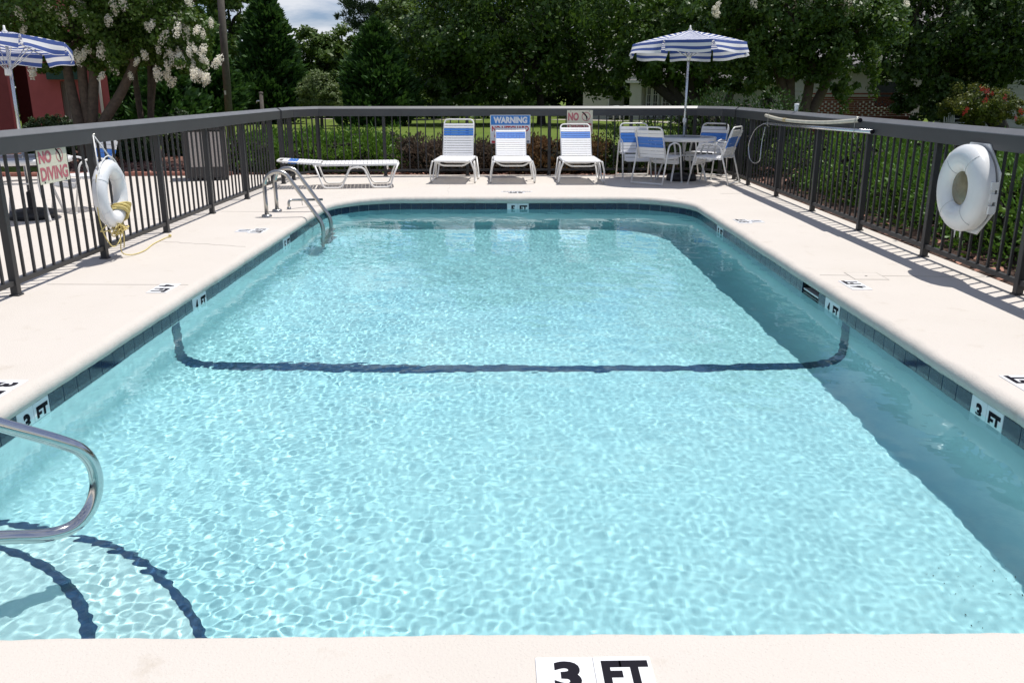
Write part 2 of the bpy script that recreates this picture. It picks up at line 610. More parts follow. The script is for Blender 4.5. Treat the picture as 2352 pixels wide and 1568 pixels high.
def outline(step=.03):
    """pool wall line, anticlockwise seen from above, with inward normals"""
    pts = []
    def arc(cx, cy, r, a0, a1):
        n = max(4, int(abs(a1 - a0) * r / step))
        for i in range(n):
            a = a0 + (a1 - a0) * i / n
            pts.append((cx + r * math.cos(a), cy + r * math.sin(a), -math.cos(a), -math.sin(a)))
    def seg(x0, y0, x1, y1):
        L = math.hypot(x1 - x0, y1 - y0)
        n = int(L / step)
        nx, ny = -(y1 - y0) / L, (x1 - x0) / L
        for i in range(n):
            t = i / n
            pts.append((x0 + (x1 - x0) * t, y0 + (y1 - y0) * t, nx, ny))
    arc(X0 + RN, Y0 + RN, RN, PI, 1.5 * PI)
    seg(X0 + RN, Y0, X1 - RN, Y0)
    arc(X1 - RN, Y0 + RN, RN, -.5 * PI, 0)
    seg(X1, Y0 + RN, X1, Y1 - RF)
    arc(X1 - RF, Y1 - RF, RF, 0, .5 * PI)
    seg(X1 - RF, Y1, X0 + RF, Y1)
    arc(X0 + RF, Y1 - RF, RF, .5 * PI, PI)
    seg(X0, Y1 - RF, X0, Y0 + RN)
    out = []
    for x, y, nx, ny in pts:                                   # the near edge runs slightly askew
        k = max(0, 1 - (y - Y0) / 2.5)
        out.append((x, y + k * (.052 + .010 * x + .006 * math.cos(x * 1.3)), nx, ny))
    return np.array(out)
OUT = outline()

def wobble(i, n):
    a = 2 * PI * i / n
    return .004 * math.sin(23 * a + 1) + .003 * math.sin(57 * a + 2) + .0025 * math.sin(131 * a) + .002 * math.sin(311 * a + .5)

# --- ground, one sheet to the horizon, with the pool terrace cut out
DX0, DX1, DY0, DY1 = -13.0, 3.84, -4.0, 15.22                 # terrace
def gz(x, y): return -.05 - .012 * max(0, min(y, 90) - 17)
def build_ground():
    xs = sorted(set([-400, -200, -100, -60, -40, -30, DX0 + .1, 0, DX1 - .1, 10, 20, 30, 45, 60, 100, 200, 400] + list(np.arange(-28, 28, 2.0))))
    ys = sorted(set([-300, -100, -40, DY0 + .1, 0, 5, 10, DY1 - .1, 17, 90, 120, 200, 500] + list(np.arange(18, 90, 3.0))))
    v, f = [], []
    for y in ys:
        for x in xs:
            v.append((x, y, gz(x, y)))
    nx = len(xs)
    for j in range(len(ys) - 1):
        for i in range(nx - 1):
            cx, cy = (xs[i] + xs[i + 1]) / 2, (ys[j] + ys[j + 1]) / 2
            if DX0 + .1 < cx < DX1 - .1 and DY0 + .1 < cy < DY1 - .1: continue
            a = j * nx + i
            f.append((a, a + 1, a + nx + 1, a + nx))
    o = MB().add(v, f).build('ground', M['grass'])
    tag(o, 'sunlit green lawn stretching back from the pool terrace to the trees', kind='structure')
build_ground()

# --- terrace with rounded coping lip
def build_deck():
    import bmesh
    bm = bmesh.new()
    n = len(OUT)
    prof = [(-.03, 0), (-.012, -.001), (.006, -.006), (.022, -.017), (.033, -.033), (.037, -.052), (.034, -.072), (.022, -.088), (.004, -.096), (-.02, -.098)]
    rings = []
    for d, z in prof:
        ring = []
        for i, (x, y, nx, ny) in enumerate(OUT):
            k = wobble(i, n) * (.35 if y < Y0 + .2 else 1.1) if -.02 < d else 0
            ring.append(bm.verts.new((x + nx * (d + k), y + ny * (d + k), z + (k * .4 if z < -.002 else 0))))
        rings.append(ring)
    for a, b in zip(rings, rings[1:]):
        for i in range(n):
            j = (i + 1) % n
            bm.faces.new((a[i], a[j], b[j], b[i])).smooth = True
    oc = [bm.verts.new(p) for p in ((DX0, DY0, 0), (DX1, DY0, 0), (DX1, DY1, 0), (DX0, DY1, 0))]
    lo = [bm.verts.new((q.co.x, q.co.y, -.14)) for q in oc]
    for i in range(4):
        j = (i + 1) % 4
        bm.faces.new((oc[i], oc[j], lo[j], lo[i]))
    edges = []
    for i in range(4): edges.append(bm.edges.get((oc[i], oc[(i + 1) % 4])))
    for i in range(n): edges.append(bm.edges.get((rings[0][i], rings[0][(i + 1) % n])))
    res = bmesh.ops.triangle_fill(bm, edges=edges, use_beauty=True)
    bmesh.ops.recalc_face_normals(bm, faces=bm.faces)
    me = bpy.data.meshes.new('pool_deck')
    bm.to_mesh(me)
    bm.free()
    me.materials.append(M['deck'])
    o = link('pool_deck', me)
    tag(o, 'pale pinkish concrete terrace with a rounded lip round the pool', kind='structure')
    return o
deck = build_deck()

def joint(pts, wdt=.004):
    """saw-cut joint: a thin dark groove line lying in the terrace"""
    mb = MB()
    for (x0, y0), (x1, y1) in zip(pts, pts[1:]):
        d = Vector((x1 - x0, y1 - y0, 0))
        mb.box(((x0 + x1) / 2, (y0 + y1) / 2, .0005), (d.length, wdt, .003), math.atan2(d.y, d.x))
    mb.build('joint', M['jointm'], deck)
M['jointm'] = mat('joint filler', (.36, .33, .29), .9)
joint([(-3.6, 6.46), (-2.5, 6.44)])
joint([(2.5, 6.80), (3.8, 6.72)])
joint([(-3.6, 10.55), (-2.5, 10.5)])
joint([(-9, 9.8), (-3.7, 9.9)])
joint([(3.0, 12.4), (3.8, 12.5)], .003)

def crack(x0, y0, x1, y1, seed, n=14):
    r_ = random.Random(seed)
    joint([(x0 + (x1 - x0) * k / n + r_.uniform(-.02, .02), y0 + (y1 - y0) * k / n + r_.uniform(-.02, .02)) for k in range(n + 1)], .0010)
crack(-3.5, 8.4, -2.55, 8.1, 1)
crack(-.9, 12.2, -1.1, 15.1, 3)

# --- pool shell: wall, cove and floor
def build_shell():
    n = len(OUT)
    set_ = .0135                                               # wall face sits behind the tile band
    RC = .28
    v, f = [], []
    def ring(d, zfun):
        o = len(v)
        for x, y, nx, ny in OUT:
            px, py = x + nx * d, y + ny * d
            v.append((px, py, zfun(px, py)))
        return o
    ro = [ring(-set_, lambda x, y: -.02), ring(-set_, lambda x, y: -.262), ring(0, lambda x, y: -.264)]
    ro.append(ring(.0, lambda x, y: floor_z(y) + RC))
    for k in range(1, 9):
        a = k / 8 * PI / 2
        ro.append(ring(RC * (1 - math.cos(a)), lambda x, y, a=a: floor_z(y) + RC * (1 - math.sin(a))))
    for a, b in zip(ro, ro[1:]):
        for i in range(n):
            j = (i + 1) % n
            if a == ro[0] and OUT[i, 0] > 2.3 and 6.62 < OUT[i, 1] < 7.03: continue   # skimmer mouth
            f.append((a + j, a + i, b + i, b + j))
    mb = MB().add(v, f, True)
    last = ro[-1]
    P = v[last:last + n]
    # floor filled in strips between the two long sides
    ys = np.array([p[1] for p in P]); xs = np.array([p[0] for p in P])
    mid = (X0 + X1) / 2
    rows = np.linspace(ys.min() + .02, ys.max() - .002, 120)
    L = xs < mid
    oL = np.argsort(ys[L]); oR = np.argsort(ys[~L])
    xl = np.interp(rows, ys[L][oL], xs[L][oL]) - .01
    xr = np.interp(rows, ys[~L][oR], xs[~L][oR]) + .01
    vv, ff = [], []
    for y, a, b in zip(rows, xl, xr):
        for t in np.linspace(0, 1, 9): vv.append((a + (b - a) * t, y, floor_z(y) - .001))
    for j in range(len(rows) - 1):
        for i in range(8):
            a = j * 9 + i
            ff.append((a, a + 1, a + 10, a + 9))
    mb.add(vv, ff, True)
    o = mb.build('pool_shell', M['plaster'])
    receives(o)
    return tag(o, 'pale plastered pool basin under the water', kind='structure')
shell = build_shell()

def floor_stripe():
    """blue line that crosses the floor at the break in depth and runs up both walls"""
    RC = .28
    yc, wd = 6.02, .145
    prof = [(X0 + .003, -.27), (X0 + .003, floor_z(yc) + RC)]
    prof += [(X0 + RC * (1 - math.cos(a)) + .003, floor_z(yc) + RC * (1 - math.sin(a)) + .003) for a in np.linspace(.1, PI / 2, 9)]
    right = [(X1 - (x - X0), z) for x, z in prof][::-1]
    line = prof + [(x, floor_z(yc) + .004) for x in np.linspace(-2.0, 2.0, 12)] + right
    v, f = [], []
    for x, z in line:
        for s in (-.5, .5):
            y = yc + s * wd
            dz = 0 if abs(x) > 2.2 else floor_z(y) - floor_z(yc)
            v.append((x, y, z + dz))
    for i in range(len(line) - 1): f.append((2 * i, 2 * i + 1, 2 * i + 3, 2 * i + 2))
    o = MB().add(v, f).build('stripe', M['stripe'], shell)
    receives(o)
floor_stripe()

def step(r, top, name):
    """quarter-round underwater step in the near left corner, with a blue nosing"""
    cx, cy = X0 - .02, Y0 - .04
    n = 40
    mb = MB()
    prof = [(0, top), (r - .10, top), (r - .012, top), (r - .002, top - .006), (r, top - .016), (r, -1.2)]
    v, f = [], []
    for k in range(n + 1):
        a = -.06 + (PI / 2 + .12) * k / n
        for q, z in prof: v.append((cx + max(q, .001) * math.cos(a), cy + max(q, .001) * math.sin(a), z))
    m = len(prof)
    for k in range(n):
        for i in range(m - 1): f.append((k * m + i, k * m + i + 1, (k + 1) * m + i + 1, (k + 1) * m + i))
    mb.add(v, f)
    o = mb.build('step', M['step'], shell)
    receives(o)
    v, f = [], []
    prof = [(r - .042, top + .002), (r - .01, top + .002), (r + .003, top - .010), (r + .003, top - .024)]
    for k in range(n + 1):
        a = -.0 + (PI / 2) * k / n
        for q, z in prof: v.append((cx + q * math.cos(a), cy + q * math.sin(a), z))
    m = len(prof)
    for k in range(n):
        for i in range(m - 1): f.append((k * m + i, k * m + i + 1, (k + 1) * m + i + 1, (k + 1) * m + i))
    s = MB().add(v, f).build('step_nosing', M['stripe'], o)
    receives(s)
step(1.20, WZ - .30, 'upper')
step(1.56, WZ - .60, 'lower')

# --- water surface, real ripples
def build_water():
    ds, rows = .0098, [Y0 - .02]
    while rows[-1] < Y1 + .01: rows.append(rows[-1] + ds * max(1, .35 + .165 * rows[-1]))
    rows = np.array(rows)
    xo, yo = OUT[:, 0], OUT[:, 1]
    mid = (X0 + X1) / 2
    L = xo < mid
    oL = np.argsort(yo[L]); oR = np.argsort(yo[~L])
    xl = np.interp(rows, yo[L][oL], xo[L][oL]) - .006
    xr = np.interp(rows, yo[~L][oR], xo[~L][oR]) + .006
    nx = 440
    t = np.linspace(0, 1, nx)
    Xg = xl[:, None] + (xr - xl)[:, None] * t[None]
    Yg = np.repeat(rows[:, None], nx, 1)
    rng = np.random.default_rng(5)
    Z = np.zeros_like(Xg)
    def waves(n, lo, hi, steep, spread=PI, th0=0):
        z = np.zeros_like(Xg)
        for _ in range(n):
            Lw = lo * (hi / lo) ** rng.random()
            k = 2 * PI / Lw
            th = th0 + rng.uniform(-spread, spread)
            z += steep * Lw / (2 * PI) * math.sqrt(2 / n) * np.sin(k * (Xg * math.cos(th) + Yg * math.sin(th)) + rng.uniform(0, 7))
        return z
    patch = .5 + .5 * np.sin(.9 * Xg + 1.1 * np.sin(.55 * Yg)) * np.sin(.7 * Yg + .8 * np.sin(.8 * Xg + 1))
    left = np.clip((1.6 - Xg) / 3.5, 0, 1)                     # a little livelier away from the shaded side
    corner = np.exp(-((Xg + 1.7) ** 2 + (Yg - 2.6) ** 2) / .9)      # choppier over the steps
    Z += waves(60, .034, .075, .021) * (.35 + .75 * patch * left + 1.5 * corner)
    Z += waves(50, .075, .17, .0085) * (.6 + .5 * left)
    Z += waves(24, .18, .42, .0078)
    Z += waves(12, .5, 1.2, .008)
    co = np.stack([Xg, Yg, WZ + Z], -1)
    o = grid_mesh('pool_water', co, M['water'])
    o.cycles.is_caustics_caster = True
    tag(o, 'clear rippling turquoise pool water', kind='structure')
build_water()

# --- waterline tiles, one by one, with the markers let into the band
TW = .1524
def wall_frame(s):
    """point and inward normal at arc length s along the tile line"""
    i = int(np.searchsorted(CUM, s % CUM[-1]) - 1) % len(OUT)
    j = (i + 1) % len(OUT)
    t = (s % CUM[-1] - CUM[i]) / max(1e-9, np.hypot(*(OUT[j, :2] - OUT[i, :2])))
    p = OUT[i, :2] * (1 - t) + OUT[j, :2] * t
    d = OUT[j, :2] - OUT[i, :2]
    d /= np.hypot(*d)
    return p, d
CUM = np.concatenate([[0], np.cumsum(np.hypot(*(np.roll(OUT[:, :2], -1, 0) - OUT[:, :2]).T))])
def s_of(x, y):
    return CUM[int(np.argmin((OUT[:, 0] - x) ** 2 + (OUT[:, 1] - y) ** 2))]
TZ = -.100                                                     # top of the tile band
tile_me = MB().cbox((0, 0, 0), (TW - .0035, .012, TW - .003), .002).mesh('tile', M['tile'])
def wall_markers():
    spec = [('3', 'FT', s_of(X0, 4.10), 'white 3 FT depth tiles in the left waterline beyond the chrome handrail'),
            ('4', 'FT', s_of(X0, 6.52), 'white 4 FT depth tiles in the left waterline above the blue floor stripe end'),
            ('5', 'FT', s_of(X0, 9.23), 'white 5 FT depth tiles in the left waterline just before the ladder'),
            ('5', 'FT', s_of(.085, Y1), 'white 5 FT depth tiles centred in the far waterline'),
            ('5', 'FT', s_of(X1, 9.99), 'small white 5 FT depth tiles in the right waterline near the far corner'),
            ('4', 'FT', s_of(X1, 6.325), 'white 4 FT depth tiles in the right waterline beside the dark skimmer opening'),
            ('3', 'FT', s_of(X1, 4.105), 'white 3 FT depth tiles in the right waterline, last before the frame edge')]
    for a, b, s, lab in spec:
        p, d = wall_frame(s)
        e = thing('depth_marker', lab, 'depth marker', (p[0], p[1], 0), math.atan2(d[1], d[0]) + PI, 'waterline depth markers')
        # local x runs to the reader's right, local -y points into the pool
        for k, t in ((-1, a), (1, b)):
            x = k * TW / 2
            ti = MB().cbox((x, .005, TZ - TW / 2), (TW - .003, .012, TW - .003), .002).build('tile', M['mtile'], e)
            mb = MB()
            if t == 'FT': put_text(mb, 'FT', -.052, -.048, .095, .108, .0016, 0, .045)
            else: put_text(mb, t, -.022, -.048, .095, .058, .0016, 0, .045)
            rot = Matrix(((1, 0, 0), (0, 0, -1), (0, 1, 0)))
            mb.v = [tuple(rot @ Vector(q) + Vector((x, -.0012, TZ - TW / 2 + .002))) for q in mb.v]
            lt = mb.build('lettering', M['ink'], ti)
            receives(ti, lt)
    return [(s - TW, s + TW) for _, _, s, _ in spec]
taken = wall_markers()
SK0, SK1 = s_of(X1, 6.63), s_of(X1, 7.02)                      # skimmer mouth
taken.append((SK0, SK1))
def build_tiles():
    cuts = sorted((a % CUM[-1], b % CUM[-1]) for a, b in taken)
    n_t = 0
    for i, (a, b) in enumerate(cuts):
        s0, s1 = b, cuts[(i + 1) % len(cuts)][0]
        if s1 < s0: s1 += CUM[-1]
        L = s1 - s0
        n = max(1, round(L / (TW + .0005)))
        for k in range(n):
            p, d = wall_frame(s0 + L * (k + .5) / n)
            if p[1] < Y0 + .05 and abs(p[0]) < 2.0: continue  # the near wall is hidden under the lip
            nrm = Vector((-d[1], d[0]))
            o = link('tile', tile_me, shell, (p[0] - nrm.x * .005, p[1] - nrm.y * .005, TZ - TW / 2 + random.uniform(-.0012, .0012)),
                     (random.uniform(-.006, .006), 0, math.atan2(d[1], d[0]) + PI), (L / n / TW, 1, 1))
            receives(o)
            n_t += 1
    # grout bed behind the tiles
    v, f = [], []
    for x, y, nx, ny in OUT:
        v += [(x - nx * .0042, y - ny * .0042, -.097), (x - nx * .0042, y - ny * .0042, -.256)]
    n = len(OUT)
    for i in range(n):
        xm = OUT[i, :2]
        if xm[0] > 2.4 and 6.62 < xm[1] < 7.03: continue
        j = (i + 1) % n
        f.append((2 * i, 2 * i + 1, 2 * j + 1, 2 * j))
    o = MB().add(v, f, True).build('grout', M['grout'], shell)
    receives(o)
build_tiles()

def skimmer():
    e = thing('pool_skimmer', 'dark rectangular skimmer opening in the right waterline', 'skimmer', (X1, 6.825, 0))
    mb = MB()
    for dy in (-.20, .20): mb.box((.10, dy, -.18), (.20, .012, .17))
    mb.box((.10, 0, -.262), (.20, .39, .012)).box((.10, 0, -.099), (.20, .39, .006)).box((.205, 0, -.18), (.012, .40, .17))
    mb.build('throat', M['void'], e)
    MB().box((.095, 0, -.158), (.17, .376, .012)).build('weir_flap', M['case'], e)
skimmer()
def skimmer_lid():
    e = thing('skimmer_lid', 'square skimmer lid with a finger hole set in the right side of the terrace', 'lid', (2.86, 6.76, 0), R(-2))
    mb = MB()
    for dx, dy, sx, sy in ((0, .13, .27, .006), (0, -.13, .27, .006), (.13, 0, .006, .256), (-.13, 0, .006, .256)): mb.box((dx, dy, .0006), (sx, sy, .0026))
    mb.build('rim', M['jointm'], e)
    MB().box((0, 0, .0004), (.252, .252, .003)).build('plate', M['deck'], e)
    MB().lathe([(.0001, .0026), (.011, .0026), (.011, 0)], n=12).build('finger_hole', M['void'], e)
skimmer_lid()

# --- markers in the terrace
def deck_marker(loc, rz, words, lab, extra=None, group='depth markers set in the terrace', size=TW):
    e = thing('depth_marker', lab, 'depth marker', loc, rz, group)
    for i, t in enumerate(words):
        x = (i - (len(words) - 1) / 2) * size
        ti = MB().cbox((x, 0, .0015), (size - .0015, size - .001, .006), .0015).build('tile', M['mtile'], e)
        mb = MB()
        if t == 'FT': put_text(mb, 'FT', x - .056, -.056, .113, .122, .0014, .0042, .045)
        elif t == 'ND': continue
        else: put_text(mb, t, x - .026 - .004, -.056, .113, .070, .0014, .0042, .05)
        mb.build('lettering', M['ink'], ti)
    if extra == 'icon':                                        # no-diving pictogram tile on the terrace side
        ti = MB().cbox((0, -size - .004, .0015), (size * 1.15, size - .001, .006), .0015).build('pictogram_tile', M['mtile'], e)
        no_diving_icon((0, -size - .004, .0042), .056, ti, flat=True, m=M['greyink'])
    if extra == 'words':
        ti = MB().cbox((0, -.125, .0015), (.46, .07, .006), .0015).build('wording_tile', M['mtile'], e)
        mb = MB()
        put_text(mb, 'NO DIVING', -.20, -.145, .042, .40, .0014, .0042, .03)
        mb.build('lettering', M['ink'], ti)
    return e
M['greyink'] = mat('worn grey blue print', (.16, .19, .26), .6)
def no_diving_icon(c, r, parent, flat=True, m=None, m2=None, thick=.0014, name='no_diving_symbol'):
    """ring with a slash over a head-first diver; drawn in local xy"""
    mb = MB()
    n = 28
    def ringp(a, rr): return (c[0] + rr * math.cos(a), c[1] + rr * math.sin(a))
    v, f = [], []
    for k in range(n):
        a = 2 * PI * k / n
        for rr in (r, r * .84):
            for z in (0, thick): v.append((*ringp(a, rr), c[2] + z))
    for k in range(n):
        q = (k + 1) % n
        f += [(k * 4 + 1, k * 4 + 3, q * 4 + 3, q * 4 + 1), (k * 4, k * 4 + 1, q * 4 + 1, q * 4), (k * 4 + 3, k * 4 + 2, q * 4 + 2, q * 4 + 3)]
    mb.add(v, f)
    mb.box((c[0], c[1], c[2] + thick / 2), (2 * r * .86, r * .14, thick), R(-45))
    mb.build(name, m or M['pink'], parent)
    d = MB()
    z = c[2] + thick * .5 + .0004
    def limb(p, q, wdt):
        p, q = Vector(p) * r, Vector(q) * r
        dd = q - p
        d.box((c[0] + (p.x + q.x) / 2, c[1] + (p.y + q.y) / 2, z), (dd.length + wdt * r * .5, wdt * r, thick), math.atan2(dd.y, dd.x))
    limb((-.95, .95), (-.25, .45), .17)
    limb((-.75, .98), (-.2, .5), .15)
    limb((-.28, .5), (.12, -.02), .30)
    limb((.1, 0), (.2, -.75), .15)
    limb((.0, 0), (.12, -.6), .13)
    d.lathe([(.0001, thick), (r * .14, thick), (r * .14, 0)], (c[0] + r * .22, c[1] - r * .16, c[2] + .0004), 10)
    d.build('diver_figure', m2 or M['ink'], parent)
deck_marker((.2145, 1.862, 0), R(1.3), ('3', 'FT'), 'large white 3 FT marker set in the terrace at the near edge')
deck_marker((-2.585, 4.04, 0), R(-90), ('3', 'FT'), 'white 3 FT marker in the left terrace, cut by the frame edge')
deck_marker((-2.64, 6.32, 0), R(-90), ('4', 'FT'), 'white 4 FT marker in the left terrace beside the cut joint')
deck_marker((-2.70, 9.05, 0), R(-90), ('5', 'FT'), 'white 5 FT marker with faded symbol in the left terrace before the ladder', 'icon')
deck_marker((.07, 12.53, 0), R(180), ('5', 'FT'), 'white upside-down NO DIVING marker in the far terrace before the loungers', 'words', size=.115)
deck_marker((2.63, 9.72, 0), R(90), ('5', 'FT'), 'white 5 FT marker with faded symbol in the right terrace near the far end', 'icon')
deck_marker((2.64, 6.42, 0), R(90), ('4', 'FT'), 'white 4 FT marker in the right terrace in front of the square lid')
deck_marker((2.64, 4.11, 0), R(90), ('3', 'FT'), 'white 3 FT marker in the right terrace, cut by the frame edge')

# ------------------------------------------------------------------ fences
RAIL_PROF = [(-.060, 1.005), (.060, 1.005), (.060, 1.122), (-.060, 1.122)]
CAP_PROF = [(-.062, 1.1225), (.062, 1.1225), (.060, 1.129), (.012, 1.166), (-.012, 1.166), (-.060, 1.129)]
picket_me = MB().box((0, 0, .555), (.0185, .0185, .90)).mesh('picket', M['fence'])
post_me = MB().cbox((0, 0, .51), (.054, .054, 1.02), .004).mesh('post', M['fence'])
foot_me = MB().cbox((0, 0, .006), (.074, .074, .012), .003).mesh('foot', M['fence'])
def fence(name, pts, posts, lab, first=0, sign=None):
    """pts: polyline of the run; posts: distances of the posts along it"""
    P = [Vector((x, y)) for x, y in pts]
    e = thing('metal_fence', lab, 'fence', (P[0].x, P[0].y, 0), 0, 'fence runs round the pool')
    o = P[0]
    S = [0]
    for a, b in zip(P, P[1:]): S.append(S[-1] + (b - a).length)
    def pos(s):
        for i in range(len(P) - 1):
            if s <= S[i + 1] + 1e-6 or i == len(P) - 2:
                d = (P[i + 1] - P[i]).normalized()
                return P[i] + d * (s - S[i]), math.atan2(d.y, d.x)
    # rails, mitred along the polyline
    def sweep(prof, nm, m):
        mb = MB()
        v, f = [], []
        k = len(prof)
        for i, p in enumerate(P):
            d0 = (P[i] - P[i - 1]).normalized() if i else (P[1] - P[0]).normalized()
            d1 = (P[i + 1] - P[i]).normalized() if i < len(P) - 1 else d0
            t = (d0 + d1).normalized()
            nn = Vector((-t.y, t.x)) / max(.5, t.dot(d0))
            for a, z in prof: v.append((p.x - o.x + nn.x * a, p.y - o.y + nn.y * a, z))
        for i in range(len(P) - 1):
            for q in range(k):
                r = (q + 1) % k
                f.append((i * k + q, i * k + r, (i + 1) * k + r, (i + 1) * k + q))
        f += [tuple(range(k - 1, -1, -1)), tuple((len(P) - 1) * k + q for q in range(k))]
        mb.add(v, f).build(nm, m, e)
    sweep(RAIL_PROF, 'top_rail', M['rail'])
    sweep(CAP_PROF, 'rail_cap', M['cap'])
    sweep([(-.016, .078), (.016, .078), (.016, .113), (-.016, .113)], 'bottom_rail', M['fence'])
    for s in posts:
        p, a = pos(s)
        pt = link('post', post_me, e, (p.x - o.x, p.y - o.y, 0), (0, 0, a))
        link('foot', foot_me, pt)
    for s0, s1 in zip(posts, posts[1:]):
        n = max(1, round((s1 - s0) / .142))
        for k in range(1, n):
            p, a = pos(s0 + (s1 - s0) * k / n)
            link('picket', picket_me, e, (p.x - o.x, p.y - o.y, 0), (random.uniform(-.004, .004), random.uniform(-.004, .004), a))
    return e
FLX, FRX = -3.635, 3.705
left_pts = [(FLX + .005, 3.25), (FLX, 13.60)]
fence('left', left_pts, [1.43 * k for k in range(8)] and [2.845 + 1.4223 * k for k in range(-2, 6)], 'charcoal metal fence along the left side with a ring buoy hung on it')
fence('back', [(FLX, 13.72), (FLX + .02, 14.35), (-3.30, 14.95), (3.22, 15.32), (3.60, 14.92), (FRX, 14.45)],
      [.02, .60, 1.30, 2.42, 3.84, 5.26, 6.68, 7.80, 8.36, 8.88], 'charcoal metal fence across the far end behind the loungers')
fence('right', [(FRX + .01, 3.25), (FRX, 14.36)], [2.86 + 1.4894 * k for k in range(-1, 6)] + [10.9], 'charcoal metal fence along the right side carrying the pool poles')

# ------------------------------------------------------------------ signs
def board(name, lab, cat, loc, rx_mat, size, m):
    e = bpy.data.objects.new(name, None)
    C.objects.link(e)
    e.matrix_world = rx_mat
    tag(e, lab, cat)
    return e
def upright(loc, yaw, lean=0):
    """frame whose local xy is a vertical board facing local -Y turned by yaw"""
    return Matrix.Translation(loc) @ Matrix.Rotation(yaw, 4, 'Z') @ Matrix.Rotation(PI / 2 + lean, 4, 'X')
def nd_sign(loc, yaw, lab, wdt=.45, hgt=.30, lean=0):
    e = board('no_diving_sign', lab, 'sign', loc, upright(loc, yaw, lean), (wdt, hgt), None)
    b = MB().box((0, 0, -.002), (wdt, hgt, .004)).build('board', M['cream'], e)
    mb = MB()
    put_text(mb, 'NO', -wdt * .46, hgt * .06, hgt * .34, wdt * .42, .001, .0005, .05)
    put_text(mb, 'DIVING', -wdt * .46, -hgt * .42, hgt * .38, wdt * .92, .001, .0005, .04)
    mb.build('lettering', M['pink'], b)
    no_diving_icon((wdt * .24, hgt * .23, .0005), hgt * .19, b, m=M['pink'], m2=M['ink'], thick=.001)
    mb = MB()
    for sx in (-.36, .36):
        for sy in (-.46, .46): mb.lathe([(.0001, .003), (.007, .003), (.007, 0)], (sx * wdt, sy * hgt, 0), 8)
    mb.build('bolt', M['ink'], b)
nd_sign(Vector((-3.585, 6.79, .885)), R(90), 'faded cream NO DIVING sign fixed to the left fence beside the ring buoy', .445, .275)
nd_sign(Vector((1.165, 15.13, .90)), R(3.25), 'cream NO DIVING sign on the far fence, partly hidden by a lounger', .445, .40)
def warning_sign():
    wdt, hgt = .69, .475
    loc = Vector((-.028, 15.065, .785))
    e = board('warning_sign', 'white WARNING sign with a blue header and red NO LIFEGUARD text', 'sign', loc, upright(loc, R(3.25)), (wdt, hgt), None)
    b = MB().box((0, 0, -.002), (wdt, hgt, .004)).build('board', M['white'], e)
    h = MB().box((0, hgt * .315, .0006), (wdt * .965, hgt * .33, .0012)).build('header_panel', M['sblue'], b)
    mb = MB(); put_text(mb, 'WARNING', -wdt * .42, hgt * .205, hgt * .23, wdt * .84, .001, .0014, .055); mb.build('lettering', M['white'], b)
    mb = MB(); put_text(mb, 'NO LIFEGUARD', -wdt * .46, -hgt * .075, hgt * .19, wdt * .92, .001, .0004, .045)
    put_text(mb, 'ON DUTY', -wdt * .40, -hgt * .335, hgt * .19, wdt * .80, .001, .0004, .045); mb.build('red_lettering', M['red'], b)
    MB().box((-wdt * .12, -hgt * .445, .0006), (wdt * .70, hgt * .085, .0012)).build('red_strip', M['red'], b)
    MB().box((wdt * .44, -hgt * .44, .0006), (wdt * .075, hgt * .09, .0012)).build('grey_box', M['greyink'], b)
warning_sign()

# ------------------------------------------------------------------ loungers
def strap_mesh(width, m, wd=.046, th=.007, nm='strap', sag=.0):
    """flat vinyl strap across x, wrapped down over both side tubes"""
    xs = [-width / 2 - .012, -width / 2 - .010, -width / 2 + .004, -width / 4, 0, width / 4, width / 2 - .004, width / 2 + .010, width / 2 + .012]
    zs = [-.022, .000, .010, .008 - sag, .007 - sag, .008 - sag, .010, .000, -.022]
    v, f = [], []
    for x, z in zip(xs, zs):
        v += [(x, -wd / 2, z), (x, wd / 2, z), (x, wd / 2, z - th), (x, -wd / 2, z - th)]
    for i in range(len(xs) - 1):
        for k in range(4):
            q = (k + 1) % 4
            f.append((i * 4 + k, i * 4 + q, i * 4 + 4 + q, i * 4 + 4 + k))
    f += [(3, 2, 1, 0), tuple(len(v) - 4 + k for k in range(4))]
    return MB().add(v, f).mesh(nm, m)
